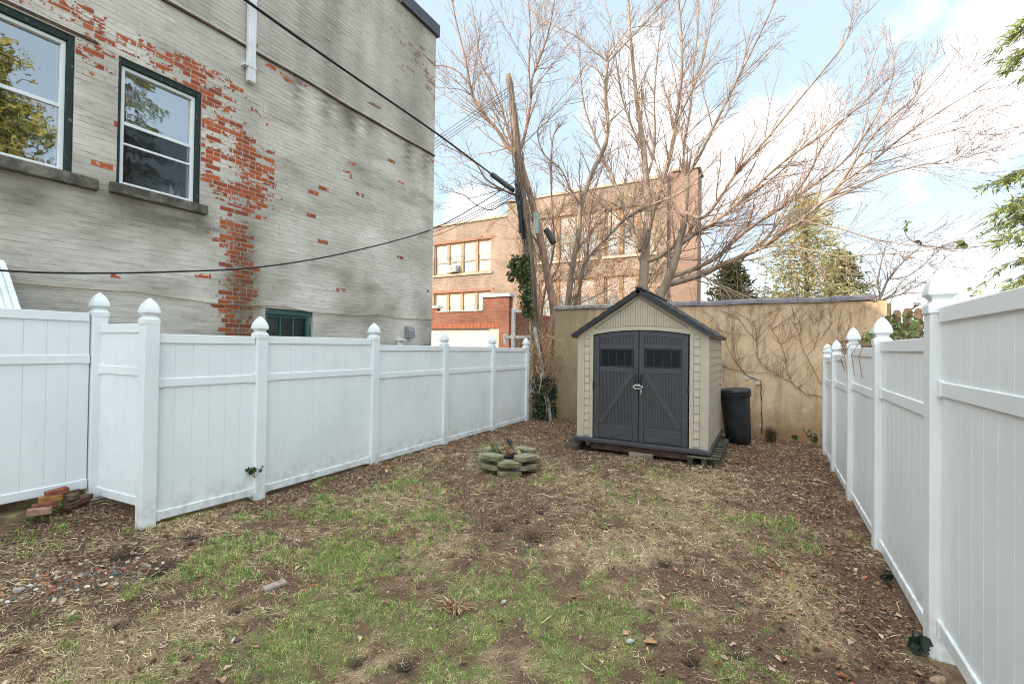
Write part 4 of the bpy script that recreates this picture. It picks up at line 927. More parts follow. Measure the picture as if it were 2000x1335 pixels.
tree('bare_tree', 'large spreading tree leaning right over the tan wall with long arching limbs', [
    ([(1262, 700), (1278, 620), (1290, 575), (1302, 552), (1311, 530), (1319, 505), (1327, 475), (1333, 450), (1338, 425), (1339, 395), (1342, 365), (1341, 345)], 14.4, 14.2, .21, .07),
    ([(1341, 345), (1335, 310), (1340, 265), (1350, 200), (1355, 130), (1362, 60), (1366, -20)], 14.2, 14.8, .055, .015), ([(1341, 345), (1366, 305), (1393, 250), (1418, 200), (1448, 140), (1478, 80), (1508, 15), (1520, -20)], 14.2, 13.6, .06, .015),
    ([(1339, 415), (1372, 425), (1400, 395), (1428, 352), (1455, 320), (1500, 268), (1548, 210), (1598, 150), (1645, 92), (1660, 60)], 14.2, 13.2, .07, .012), ([(1326, 480), (1360, 455), (1400, 430), (1450, 388), (1500, 342), (1545, 305), (1600, 268), (1670, 215), (1700, 190)], 14.3, 13, .075, .012),
    ([(1300, 556), (1340, 545), (1375, 534), (1400, 521), (1430, 509), (1462, 494), (1500, 475), (1540, 445), (1565, 430), (1602, 398), (1640, 360), (1680, 300), (1720, 248), (1785, 190), (1800, 150)], 14.4, 12.6, .13, .012),
    ([(1312, 540), (1350, 527), (1385, 511), (1405, 498), (1440, 465), (1472, 440), (1520, 410), (1562, 380), (1620, 338), (1662, 300), (1705, 238), (1740, 165), (1747, 115)], 14.4, 13.4, .09, .012),
    ([(1480, 487), (1530, 478), (1580, 488), (1640, 500), (1700, 497), (1760, 495), (1830, 485)], 13.4, 12.2, .03, .008), ([(1602, 398), (1650, 378), (1720, 345), (1800, 322), (1850, 318), (1895, 305)], 13.1, 12.2, .035, .008), ([(1640, 360), (1700, 318), (1770, 262), (1840, 215), (1900, 180)], 12.9, 12.2, .035, .008),
    ([(1470, 495), (1510, 450), (1540, 400), (1580, 340), (1610, 280), (1650, 230), (1690, 160), (1710, 100)], 13.6, 14.2, .04, .010), ([(1565, 430), (1605, 440), (1640, 446), (1690, 462), (1750, 475), (1800, 480)], 13.2, 12.6, .03, .008), ([(1680, 300), (1740, 290), (1800, 270), (1860, 255)], 12.8, 12.3, .02, .007),
    ([(1370, 538), (1408, 556), (1450, 576), (1492, 592)], 14, 13.4, .04, .02), ([(1338, 425), (1310, 400), (1290, 350), (1275, 290), (1262, 220)], 14.2, 13.6, .035, .01)],
    base(1262, 700, 14.4), TRUNK, dens=5.3, seed=13, L0=2.5, upb=.2)
tree('bare_tree', 'thin young tree with a red brown stem left of the forked tree', [
    ([(1062, 760), (1056, 640), (1066, 560), (1082, 480), (1078, 400), (1076, 330), (1080, 270), (1090, 250)], 13.4, 13.2, .06, .02), ([(1066, 560), (1090, 520), (1095, 480), (1085, 440), (1100, 400), (1110, 350)], 13.4, 13.8, .04, .012),
    ([(1128, 700), (1132, 600), (1136, 540), (1150, 470), (1155, 400), (1175, 330)], 15.5, 15.5, .07, .02)], base(1062, 760, 13.4), REDB, dens=5, seed=21, L0=1.4)
tree('bare_tree', 'small pale bare tree with low arching branches right of the golden conifer', [
    ([(1700, 660), (1712, 600), (1724, 570), (1735, 545), (1755, 520), (1775, 500)], 16, 16, .06, .015), ([(1716, 590), (1740, 580), (1775, 572), (1810, 573)], 16, 15.4, .04, .01), ([(1720, 580), (1715, 550), (1722, 510), (1730, 480)], 16, 16.5, .04, .01), ([(1735, 545), (1770, 540), (1800, 520), (1820, 500)], 16, 15, .025, .008)],
    base(1700, 660, 16), M('pale bark', (.30, .25, .21), .9), M('pale twigs', (.26, .20, .17), .9), dens=7, seed=31, L0=1.2, maxlev=3)
# ------------------------------------------------------------------ conifers
LEAFG = Mtint('conifer needles', .7, .2, .42)
def needles(acc, p0, ax, side, L, cols, ln, wd, step, droop=.15):
    """short flat needle sprays on both sides of a twig"""
    n = max(2, int(L/step)); nrm = ax.cross(side)
    for i in range(n):
        t = (i+.5)/n; p = p0+ax*(L*t)+V((0, 0, -droop*L*t*t))
        for s in (-1, 1):
            d = (side*s*rng.uniform(.7, 1.1)+ax*rng.uniform(.4, .9)+nrm*rng.uniform(-.35, .35)+V((0, 0, -.2))).normalized(); l = ln*rng.uniform(.6, 1.2)*(1.15-.6*t); w = ax*(wd*.5)
            q = p+d*l; c = cols[rng.randrange(len(cols))]; c = jit(c, .22)
            acc[0].extend([tuple(p-w), tuple(p+w), tuple(q+w*.6), tuple(q-w*.6)]); acc[1].extend([c]*4)
def frond(acc, mbw, p0, p1, sag, nside, Ls, cols, ln=.05, wd=.014, step=.03, r=.02, start=.25):
    n = 8; pts = []
    for i in range(n+1):
        t = i/n; pts.append(p0.lerp(p1, t)+V((0, 0, -sag*math.sin(t*1.9)*t+sag*.55*t*0)))
    mbw.tube(pts, [r*(1-.8*i/n) for i in range(n+1)], 5, cap=False)
    for j in range(nside):
        t = start+(1-start)*(j+rng.random())/nside; k = min(int(t*n), n-1); p = pts[k].lerp(pts[k+1], t*n-k); ax = (pts[k+1]-pts[k]).normalized()
        sd = ax.cross(V((0, 0, 1))).normalized(); s = 1 if j % 2 else -1
        d = (sd*s*rng.uniform(.7, 1.1)+ax*rng.uniform(.5, 1.)+V((0, 0, rng.uniform(-.35, .2)))).normalized(); L = Ls*(1.15-t)*rng.uniform(.7, 1.2)+.05
        mbw.tube([p, p+d*L*.5+V((0, 0, -.03*L)), p+d*L+V((0, 0, -.15*L))], [r*.3, r*.2, .002], 3, cap=False)
        needles(acc, p, d, d.cross(V((0, 0, 1))).normalized(), L, cols, ln, wd, step)
        if L > .3:
            for q in range(int(L/.11)):
                tt = rng.uniform(.2, .95); pp_ = p+d*(L*tt)+V((0, 0, -.15*L*tt*tt)); s2 = rng.choice((-1, 1)); d2 = (d*.7+d.cross(V((0, 0, 1))).normalized()*s2*.8+V((0, 0, rng.uniform(-.3, .1)))).normalized()
                needles(acc, pp_, d2, d2.cross(V((0, 0, 1))).normalized(), L*.42*(1.1-tt)+.05, cols, ln, wd, step)
def finish(acc, name, root):
    v = np.array(acc[0], np.float32)-np.array(root.location, np.float32)[None]; k = len(v)//4
    npmesh(name, v, np.arange(4*k).reshape(-1, 4), LEAFG, np.array(acc[1], np.float32), root)
rng.seed(77)
HEMB = M('hemlock bark', (.13, .085, .06), .95, (.07, .05, .04), 9, bstr=.6)
HB = V((5.3, 6.9, 0)); hem = empty('hemlock_tree', tuple(HB), 'feathery green hemlock whose branches reach in above the right fence', 'tree')
acc = ([], []); wd_ = MB(); wd_.tube([HB, HB+V((.05, 0, 4)), HB+V((0, .05, 9)), HB+V((0, 0, 13))], [.24, .18, .09, .02], 10)
gc = [(.26, .31, .10), (.36, .37, .12), (.18, .23, .10), (.46, .42, .14), (.15, .19, .12)]
tips = [((1903, 405), 6.9, 3.9), ((1912, 345), 7.3, 4.0), ((1925, 455), 6.6, 3.6), ((1902, 520), 7.0, 3.4), ((1930, 545), 6.5, 3.2), ((1945, 390), 7.6, 4.1), ((1960, 490), 7.2, 3.5), ((1918, 430), 7.9, 3.9), ((1985, 420), 6.4, 3.7), ((1978, 365), 7.5, 4.4), ((1975, 520), 7.4, 3.3),
        ((1926, 72), 6.9, 5.8), ((1950, 100), 7.3, 5.6), ((1972, 25), 6.8, 6.0), ((1985, 120), 7.0, 5.5), ((1992, 60), 7.6, 5.8)]
nr = np.random.RandomState(3); hv, hc = [], []
def spray(p, d, L, m, sp, leaf):
    tt = nr.rand(m); c = np.array(p)+np.array(d)*(L*tt)[:, None]+nr.normal(size=(m, 3))*sp*np.array((1, 1, .5)); c[:, 2] -= .22*L*tt**2
    ax = np.array(d)+nr.normal(size=(m, 3))*.6+np.array((0, 0, -.3)); ax /= np.linalg.norm(ax, axis=1)[:, None]; sd = np.cross(ax, nr.normal(size=(m, 3))); sd /= np.linalg.norm(sd, axis=1)[:, None]
    l = leaf*(.5+.9*nr.rand(m))[:, None]; wq = sd*l*.13; hv.append(np.stack([c-wq, c+wq, c+ax*l+wq*.4, c+ax*l-wq*.4], 1).reshape(-1, 3))
    k = np.array(gc)[nr.randint(0, len(gc), m)]*(.7+.6*nr.rand(m))[:, None]; hc.append(np.repeat(k, 4, 0))
for (uv, y, z0) in tips:
    p1 = atY(uv[0]+52, uv[1], y); p0 = V((HB.x, HB.y, max(z0, p1.z+.25))); n = 9; pts = [p0.lerp(p1, i/n)+V((0, 0, .22*math.sin(3.14*i/n)-.0)) for i in range(n+1)]
    wd_.tube(pts, [.026*(1-.85*i/n) for i in range(n+1)], 5, cap=False)
    for j in range(24):
        t = rng.uniform(.45, .99)*n; i = min(int(t), n-1); q = pts[i].lerp(pts[i+1], t-i); ax = (pts[i+1]-pts[i]).normalized(); sd_ = ax.cross(V((0, 0, 1))).normalized()
        d = (ax*rng.uniform(.6, 1.2)+sd_*rng.uniform(-.9, .9)+V((0, 0, rng.uniform(-.35, .25)))).normalized(); L = (.60-.036*t)*rng.uniform(.5, 1.1); 
        wd_.tube([q, q+d*L*.5+V((0, 0, -.05*L)), q+d*L+V((0, 0, -.22*L))], [.006, .004, .002], 3, cap=False); spray(q, d, L, int(75*L)+8, .04, .066)
        for k in range(2):
            tt = rng.uniform(.2, .9); q2 = q+d*(L*tt)+V((0, 0, -.22*L*tt*tt)); d2 = (d+sd_*rng.uniform(-1, 1)+V((0, 0, rng.uniform(-.3, .2)))).normalized(); spray(q2, d2, L*.45, int(36*L)+6, .03, .06)
for i in range(60):
    z = 1.6+11*(i/60)**1.0; a = i*2.4; L = (3.4*(1-z/14.0)+.3); dx = math.cos(a)*L; dy = math.sin(a)*L
    if HB.x+dx < 2.75 and z < 9: s = (HB.x-2.75)/abs(dx); dx *= s; dy *= s
    frond(acc, wd_, HB+V((0, 0, z)), HB+V((dx, dy, z-.25*L)), .15*L, 22, .8, gc, .09, .035, .075, .03, .2)
acc[0].extend(map(tuple, np.concatenate(hv))); acc[1].extend(map(tuple, np.concatenate(hc))); finish(acc, 'crown', hem); wd_.build('trunk', HEMB, hem, smooth=True)
def conifer(name, label, loc, h, rad, cols, seed, n=80, z0=.6, pw=1., leaf=.17, per=130):
    """trunk, thin branches, and loose feathery sprays scattered along every branch"""
    rng.seed(seed); r = np.random.RandomState(seed); P_ = V(loc); root = empty(name, loc, label, 'tree'); w = MB(); w.tube([P_, P_+V((.05, 0, h*.5)), P_+V((0, 0, h))], [.16, .09, .02], 8); vs, cs = [], []
    for i in range(n):
        t = (i+rng.random())/n; z = z0+(h-z0)*t; a = i*2.4+rng.uniform(-.4, .4); L = (rad*(1-t)**pw+.22)*rng.uniform(.55, 1.2); up = rng.uniform(-.1, .35)
        d = np.array((math.cos(a), math.sin(a), up)); w.tube([P_+V((0, 0, z)), P_+V((0, 0, z))+V(d)*L*.6, P_+V((0, 0, z))+V(d)*L+V((0, 0, -.12*L))], [.018, .012, .004], 3, cap=False)
        m = int(per*(.3+L/max(rad, .1))); tt = r.rand(m)**.7; c = np.array(loc)+np.array((0, 0, z))+d*(L*tt)[:, None]; sp = .10+.17*L*(1.1-.6*tt)
        c += r.normal(size=(m, 3))*sp[:, None]*np.array((1, 1, .55)); c[:, 2] -= .12*L*tt**2
        ax = d+r.normal(size=(m, 3))*.75+np.array((0, 0, -.25)); ax /= np.linalg.norm(ax, axis=1)[:, None]; sd = np.cross(ax, r.normal(size=(m, 3))); sd /= np.linalg.norm(sd, axis=1)[:, None]
        l = leaf*(.5+.9*r.rand(m))[:, None]; wd = sd*l*.17
        vs.append(np.stack([c-wd, c+wd, c+ax*l+wd*.5, c+ax*l-wd*.5], 1).reshape(-1, 3)); k = np.array(cols)[r.randint(0, len(cols), m)]*(.7+.6*r.rand(m))[:, None]*rng.uniform(.75, 1.15); cs.append(np.repeat(k, 4, 0))
    v = np.concatenate(vs)-np.array(loc)[None]; k = len(v)//4
    npmesh('crown', v, np.arange(4*k).reshape(-1, 4), LEAFG, np.concatenate(cs), root); w.build('trunk', HEMB, root, smooth=True)
gold = [(.68, .56, .26), (.74, .64, .34), (.55, .48, .22), (.34, .34, .16), (.62, .52, .24)]
conifer('golden_conifer', 'golden yellow conifer beyond the right part of the tan wall', (1.15, 19.5, 0), 7.4, 2.25, gold, 5, 130, z0=1.2, pw=.7, per=120, leaf=.12)
conifer('golden_conifer', 'lower olive green conifer between the golden conifer and the bare tree on the right', (2.35, 20.5, 0), 5.4, 1.3, [(.24, .23, .07), (.34, .30, .09), (.15, .17, .06)], 6, 60, z0=1.4)
conifer('yellow_evergreen', 'yellow green evergreen beyond the right fence, seen mirrored in the upper left window', (6.3, 3.7, 0), 11.0, 2.3, [(.50, .42, .12), (.36, .34, .10), (.20, .22, .08)], 15, 150, z0=2.5, pw=.6, leaf=.2, per=200)
conifer('dark_conifer', 'dark green conifer behind the limbs of the spreading bare tree', (-1.2, 18.5, 0), 5.0, 1.35, [(.075, .095, .035), (.13, .13, .045), (.05, .07, .035), (.22, .19, .06)], 7, 70, z0=1.4)
# ------------------------------------------------------------------ brambles, ivy, small plants
BRAM = Mtint('bramble stems', .9, .1)
def bramble(name, label, n, P0, size, hgt, cols, seed, r=.007, kind='stuff', lean=.5, parent=None, flat=None):
    rng.seed(seed); mb = MB()
    for i in range(n):
        p = V((P0[0]+rng.uniform(0, size[0]), P0[1]+rng.uniform(0, size[1]), P0[2]+rng.uniform(0, size[2]))); pts = [p.copy()]; a = rng.uniform(0, 6.28); e = rng.uniform(.2, 1.5); L = rng.uniform(.4, 1.)*hgt; k = 7
        for j in range(k):
            a += rng.uniform(-.6, .6); e -= rng.uniform(-.15, .42); p = p+V((math.cos(a)*math.cos(e)*lean, math.sin(a)*math.cos(e)*(lean if flat is None else 0), math.sin(e)))*(L/k)
            if p.z < .02: p.z = .02
            if flat is not None: p.y = flat-rng.uniform(.0, .06)
            pts.append(p.copy())
        mb.tube(pts, [r*(1-.6*j/k)*rng.uniform(.8, 1.2) for j in range(k+1)], 3, cap=False, col=jit(cols[rng.randrange(len(cols))], .25))
    o = mb.build(name, BRAM, parent)
    if kind: tag(o, label, 'brambles', None, kind)
    return o
tan = [(.34, .20, .12), (.26, .15, .095), (.40, .26, .16), (.20, .12, .08)]
bramble('bramble_thicket', 'tangle of dry tan brambles between the fence end and the tan wall', 700, (-5.75, 10.2, 0), (.9, 2.6, 1.8), 2.0, [(.50, .33, .20), (.38, .23, .14), (.58, .40, .25), (.26, .16, .10)], 3, .008)
rng.seed(12); mb = MB()
for i in range(45):
    t0 = rng.uniform(0, 6); t1 = min(8.6, t0+rng.uniform(1, 4)); a = rng.uniform(0, 6.28); pts = []
    for j in range(9):
        t = t0+(t1-t0)*j/8; k = min(int(t), len(pp)-2); q = pp[k].lerp(pp[k+1], t-k); a += rng.uniform(-.5, .7); rr_ = .17-.008*t+-.03+rng.uniform(0, .08); pts.append(q+V((math.cos(a)*rr_, math.sin(a)*rr_, rng.uniform(-.05, .05))))
    mb.tube(pts, rng.uniform(.006, .014), 4, col=jit((.26, .185, .135), .35))
for i in range(60):
    t = rng.uniform(1, 8); k = min(int(t), len(pp)-2); q = pp[k].lerp(pp[k+1], t-k); a = rng.uniform(0, 6.28); d = V((math.cos(a), math.sin(a)*.5, rng.uniform(-.6, .5))); L = rng.uniform(.3, 1.0); mb.tube([q, q+d*L*.5+V((0, 0, .06)), q+d*L-V((0, 0, .12*L)), q+d*L*1.2-V((0, 0, .5*L))], [.007, .006, .005, .003], 3, cap=False, col=jit((.30, .21, .155), .3))
tag(mb.build('dry_vine', BRAM, None, tuple(pp[0])), 'dry brown vines wound around the leaning utility pole', 'vine')
bramble('bramble_thicket', 'pinkish tangle of bare brambles behind the tan wall right of the shed', 650, (-2.6, 12.8, .5), (3.6, 3.4, 2.4), 1.9, [(.34, .22, .16), (.28, .17, .13), (.42, .30, .22)], 4, .009)
bramble('bramble_thicket', 'low tangle of bare stems behind the tan wall between the pole and the shed', 300, (-7.2, 13.5, .5), (4.2, 3.4, 2.2), 1.6, tan, 5, .009)
dv = bramble('dried_ivy', None, 1500, (-14.6, YS-.64, 3.2), (9.4, 0, 7.6), 2.0, [(.36, .24, .16), (.28, .18, .12), (.44, .32, .22)], 6, .014, None, .9, flat=YS-.63)
tag(dv, 'mat of dry bare ivy stems clinging to the school facade', 'ivy')
LEAF = Mtint('ivy leaves', .45, .4, .15)
def leafmesh(name, pos, size, cols, parent, dirs=None, up=.3, seed=1):
    """five pointed leaves, slightly folded"""
    r = np.random.RandomState(seed); n = len(pos); pos = np.asarray(pos, float)
    nrm = r.normal(size=(n, 3)) + (np.zeros(3) if dirs is None else np.asarray(dirs)); nrm[:, 2] += up; nrm /= np.linalg.norm(nrm, axis=1)[:, None]
    t = np.cross(nrm, r.normal(size=(n, 3))); t /= np.linalg.norm(t, axis=1)[:, None]; b = np.cross(nrm, t)
    sh_ = np.array([(0, -.5, 0), (.42, -.32, .06), (.5, .1, .1), (.18, .12, .05), (0, .62, .0), (-.18, .12, .05), (-.5, .1, .1), (-.42, -.32, .06)]); s = size*(.6+.8*r.rand(n))
    vs = pos[:, None] + s[:, None, None]*(sh_[None, :, 0:1]*t[:, None]+sh_[None, :, 1:2]*b[:, None]+sh_[None, :, 2:3]*nrm[:, None])
    q = np.array([(0, 1, 2, 3), (0, 3, 4, 5), (0, 5, 6, 7)]); fs = (np.arange(n)[:, None, None]*8+q[None]).reshape(-1, 4)
    c = np.array(cols)[r.randint(0, len(cols), n)]*(.7+.6*r.rand(n))[:, None]
    v = vs.reshape(-1, 3)
    if parent is not None: v = v-np.array(parent.location)[None]
    return npmesh(name, v, fs, LEAF, np.repeat(c, 8, 0), parent)
rng.seed(9)
iv = [(.05, .085, .028), (.08, .11, .03), (.035, .06, .025), (.13, .14, .045)]
pos = []
for i in range(1100):
    t = rng.random(); u, v = (1018+14*t, 505+115*t); w = 1.
    q = rng.random()
    if q < .35: u, v = 1000+rng.uniform(0, 34), 498+rng.uniform(0, 46)
    elif q < .45: u, v = 994+rng.uniform(-3, 10), 510+rng.uniform(0, 40)
    else: u += rng.gauss(0, 6)
    p = atY(u, v, PY-.25+rng.uniform(-.18, .1)); pos.append(p)
ivp = empty('climbing_ivy', tuple(atY(1030, 615, PY-.25)), 'green ivy climbing the middle of the leaning utility pole', 'ivy')
leafmesh('foliage', pos, .085, iv, ivp, (0, -1, 0)); mb = MB(); mb.tube([atY(1034, 620, PY-.2), atY(1028, 560, PY-.2), atY(1016, 505, PY-.2), atY(1000, 500, PY-.2)], .015, 5); mb.build('stem', VINE, ivp)
pos = [V((rng.uniform(-5.08, -4.72), rng.uniform(10.05, 10.9), rng.uniform(.05, 1.05)**1.1)) for i in range(620)]
gi = empty('ivy_bush', (-4.9, 10.4, 0), 'dark ivy growing in the gap between the fence end and the tan wall', 'plant'); leafmesh('foliage', pos, .085, [(.022, .045, .022), (.04, .07, .03), (.03, .05, .03)], gi, (0, -1, 0), seed=4)
mb = MB()
for i in range(14): a = V((rng.uniform(-5.05, -4.75), rng.uniform(10.1, 10.8), 0)); mb.tube([a, a+V((rng.uniform(-.1, .1), 0, .4)), a+V((rng.uniform(-.2, .2), -.05, .95))], .007, 4)
mb.build('stem', VINE, gi)
pos = [V((rng.uniform(1.0, 1.55), y, 1.70+.028*(9-y)*3+rng.gauss(.08, .09))) for y in [rng.uniform(5.2, 9.2) for _ in range(900)]]
pos = [p for p in pos if p.z > 1.5]
ri = empty('ivy_hedge', (1.25, 7, 0), 'green ivy spilling along the top of the right fence beside the pickets', 'plant'); leafmesh('foliage', pos, .05, [(.22, .30, .08), (.12, .17, .04), (.20, .22, .06), (.07, .11, .035), (.24, .20, .08), (.16, .12, .06)], ri, seed=6)
mb = MB()
for i in range(60):
    y = rng.uniform(5.0, 9.2); a = V((rng.uniform(1., 1.5), y, 1.2)); mb.tube([a, a+V((rng.uniform(-.2, .1), rng.uniform(-.2, .2), .5)), a+V((rng.uniform(-.35, .2), rng.uniform(-.5, .3), .75)), a+V((rng.uniform(-.4, .2), rng.uniform(-.6, .3), .62))], .005, 4)
for k in range(3):
    A = atX(1690-15*k, 672, .86); mb.tube([V((1.1, A.y, 1.9)), A, A+V((-.06, -.05, -.12)), A+V((-.05, -.12, -.28)), A+V((-.06, -.25, -.33))], .004, 4)
mb.build('stem', VINE, ri)
# wooden pickets of the neighbour
pk = empty('picket_fence', (2.5, 11.6, 0), 'weathered brown wooden picket fence seen behind the right fence', 'fence')
PKW = M('brown weathered picket', (.20, .125, .085), .9, (.10, .07, .05), 7, bstr=.5)
for i in range(9):
    x = 1.55+i*.165; h = 2.66+rng.uniform(-.05, .05); mb = MB(); w = .066
    poly = [(-w, 0), (w, 0), (w, h-.07), (w*.55, h), (-w*.55, h), (-w, h-.07)]; mb.prism(poly, lambda p: (x+p[0], 11.58, p[1]), lambda p: (x+p[0], 11.60, p[1])); mb.build('picket', PKW, pk)
for z in (2.3, 1.0): mb = MB(); mb.box(1.4, 11.602, z-.045, 3.1, 11.64, z+.045); mb.build('rail', PKW, pk)
mb = MB(); mb.box(2.02, 11.645, 0, 2.14, 11.76, 2.78); mb.build('post', PKW, pk)
# tendril across the sky at right
tp = [atY(u, v, 8.2) for u, v in ((1770, 437), (1768, 455), (1778, 468), (1800, 478), (1840, 484), (1880, 484), (1940, 478), (2010, 470), (2100, 455))]
td = empty('vine_tendril', tuple(tp[-1]), 'single thin vine tendril with few leaves hanging in the sky left of the hemlock', 'vine'); mb = MB(); mb.tube(spline(tp, 3), .006, 4); mb.build('stem', VINE, td)
leafmesh('leaf', [atY(u, v, 8.2) for u, v in ((1768, 432), (1772, 440), (1766, 446), (1776, 434), (1770, 450), (1794, 472), (1797, 476), (1875, 478), (1878, 472), (1882, 481), (1945, 472))], .085, [(.09, .12, .05), (.14, .15, .06)], td, seed=3)
# small green sprouts and dead clumps
def sprout(loc, n, h, cols, label, size=.05, seed=2):
    r = random.Random(seed); o = empty('small_plant', loc, label, 'plant'); P_ = V(loc); mb = MB(); pos = []
    for i in range(n):
        d = V((r.uniform(-.6, .6), r.uniform(-.6, .6), 1)).normalized(); L = h*r.uniform(.5, 1.); mb.tube([P_, P_+d*L*.6, P_+d*L+V((0, 0, -.01))], .0025, 4); pos += [P_+d*L, P_+d*L*.8+V((.015, 0, 0)), P_+d*L*.65]
    mb.build('stem', VINE, o); leafmesh('foliage', pos, size, cols, o, seed=seed)
pc = atX(505, 905, -5.14); pc = V((-5.135, 3.13, .30))
sprout((-5.14, 3.135, .26), 5, .17, [(.03, .06, .025), (.05, .08, .03)], 'green sprig growing through the fence beside a left fence post', .055, 4)
sprout((.76, 10.3, 0), 9, .35, [(.04, .08, .03), (.08, .12, .04)], 'leafy green weed at the foot of the tan wall beside the right fence end', .07, 5)
sprout((.45, 10.55, 0), 6, .18, [(.05, .08, .03), (.09, .11, .05)], 'low green weed against the tan wall near the dead clump', .06, 6)
sprout((.80, 3.55, .02), 5, .14, [(.025, .05, .035), (.03, .06, .04)], 'dark ivy sprig at the foot of the nearest right fence post', .08, 7)
sprout((.72, 2.92, .0), 3, .06, [(.02, .05, .035), (.03, .055, .04)], 'dark green leafy plant low under the nearest right fence panel', .10, 8)
sprout((.79, 4.55, .0), 5, .12, [(.03, .05, .025)], 'small dark weed under the second right fence panel', .05, 9)
rng.seed(15)
def clump(loc, n, h, r, cols, label):
    mb = MB(); P_ = V(loc)
    for i in range(n):
        a = rng.uniform(0, 6.28); o_ = V((math.cos(a), math.sin(a), 0)); R0 = rng.uniform(0, r*.6); R1 = R0+rng.uniform(0, r); hh = h*rng.uniform(.4, 1.)
        mb.tube([P_+o_*R0, P_+o_*(R0*.6+R1*.4)+V((0, 0, hh*.7)), P_+o_*R1+V((0, 0, hh*rng.uniform(.6, 1.)))], [.006, .005, .003], 3, col=jit(cols[i % len(cols)], .3))
    tag(mb.build('dead_clump', BRAM, None, loc), label, 'dead plant')
clump((.05, 10.3, 0), 140, .34, .13, [(.13, .075, .045), (.20, .12, .07), (.09, .055, .035)], 'dead brown plant clump standing against the tan wall beside the bin')
clump((-1.86, 2.56, 0), 45, .075, .11, [(.42, .30, .17), (.32, .13, .07), (.46, .36, .22), (.24, .13, .08)], 'broken tuft of dead orange and straw stems in the middle of the lawn')
clump((-4.17, 4.95, 0), 3, .32, .10, [(.22, .17, .11)], 'few dry weed stalks standing in front of the left fence')
# ------------------------------------------------------------------ ground
def blob(x, y, L):
    f = np.zeros_like(x)
    for (u, v, r, s) in L:
        p = atZ(u, v); f = np.maximum(f, s*np.exp(-(((x-p.x)**2+(y-p.y)**2)/(r*r))))
    return f
GRN = [(450,1100,.55,.9),(700,1080,.6,.85),(850,1250,.45,.95),(600,1250,.45,.9),(1200,1200,.3,.95),(1100,1290,.25,1),(800,950,.5,.55),(650,1000,.5,.7),(1000,1170,.35,.7),(950,1150,.3,.7),(400,1120,.22,1.1),(300,1270,.25,.6),(1330,1178,.075,1.5),(1500,1020,.35,.75),(1550,1060,.22,.8),(1440,1050,.3,.5),(1420,1300,.17,1.),(1240,1265,.14,.9),(90,1010,.35,.6),(330,1015,.25,.5),(500,1010,.35,.7),(720,1200,.35,.8),(560,1310,.25,.6),(1230,960,.5,.35),(1060,1230,.2,.9),(900,1310,.25,.9),(1300,1330,.15,.5)]
BAR = [(1000,1010,.5,.9),(970,1045,.35,.8),(1010,955,.35,.6),(1340,1130,.28,.9),(1290,1290,.35,.8),(1480,1260,.3,.7),(1400,970,.45,.6),(1560,980,.6,.85),(1080,840,.9,.95),(150,1110,.28,1.),(40,1150,.35,1.),(1450,900,.8,.8),(1690,1200,.3,.9),(300,1095,.2,1.1),(240,1075,.2,.9),(1150,880,.6,.6),(1620,1100,.25,.6),(30,990,.3,.8),(220,1010,.25,.8),(600,965,.25,.5),(1060,1040,.2,.9),(880,1190,.15,.6),(800,1330,.15,.5),(1450,1170,.2,.5)]
STR = [(200,1270,.35,.9),(260,1310,.3,.9),(1600,1150,.28,1.),(1560,1190,.28,.9),(780,985,.45,.8),(1350,950,.6,.7),(1150,945,.5,.6),(860,1060,.4,.7),(560,1060,.35,.5),(400,1010,.35,.6),(1290,1010,.5,.6),(700,1290,.2,.6),(940,1330,.2,.6),(1200,1070,.4,.5),(100,1220,.25,.6)]
def fields(x, y):
    n1 = fbm(x, y, 1.6, 4, 3); n2 = fbm(x, y, 4.5, 4, 13); n3 = fbm(x, y, 12, 3, 23); n4 = fbm(x, y, 30, 2, 29)
    edge = np.clip(1-(y-1.0)/9., 0, 1)
    g = blob(x, y, GRN)*.85+.12*edge - .2*(y > 7.4) + (n1-.5)*1.0 + (n2-.5)*1.4 + (n3-.5)*1.3 + (n4-.5)*.6
    b = blob(x, y, BAR)*.8 + np.clip((y-6.6)/2.2, 0, 1)*.45 + .5*np.exp(-((x+4.95)/.22)**2)*(y > 2) + .55*np.exp(-((x-.62)/.25)**2) + (n2-.5)*1.1 + (fbm(x, y, 2.2, 3, 41)-.5)*.9 + (fbm(x, y, 16, 3, 43)-.5)*.9
    s = blob(x, y, STR)*.8 + .2 + (fbm(x, y, 1.9, 4, 51)-.5)*1.0 + (fbm(x, y, 9, 4, 53)-.5)*1.3
    return np.clip(g, 0, 1.3), np.clip(b, 0, 1.2), np.clip(s, 0, 1.2)
HOLES = [(975,1030,.11),(1040,1048,.13),(905,1000,.07),(1060,1000,.08),(1110,1020,.06),(900,1015,.06),(1005,1015,.05),(960,965,.06),(300,1112,.18),(370,1048,.12),(325,1045,.07),(700,1290,.06),(1440,1275,.06),(1350,1290,.06),(880,980,.06),(790,1300,.07),(460,1190,.07),(520,1130,.06),(240,1085,.16),(1180,1030,.06),(1300,1100,.06),(860,1150,.05),(1600,1010,.07),(700,1150,.05),(1250,1000,.06)]
def holes(x, y):
    f = np.zeros_like(x); wob = fbm(x, y, 14, 3, 7)
    for (u, v, r) in HOLES:
        p = atZ(u, v); f = np.maximum(f, np.clip(1.35-np.hypot((x-p.x), (y-p.y))/r*(.55+wob), 0, 1))
    return f
def hgt(x, y):
    h = .034*(fbm(x, y, 1.4, 3, 71)-.5)+.030*(fbm(x, y, 5, 3, 72)-.5)+.022*(fbm(x, y, 13, 3, 73)-.5)
    h = h + .155*np.clip((-5.45-x)/.75, 0, 1)*np.clip((2.6-y)/.4, 0, 1)
    return h - .030*holes(x, y) - .012*np.clip(fields(x, y)[1]-.3, 0, 1)
fx = np.concatenate([[-400, -120, -50, -25, -14, -9, -7.6], np.arange(-7.0, 2.6, .026), [3.2, 4.5, 8, 16, 40, 120, 400]])
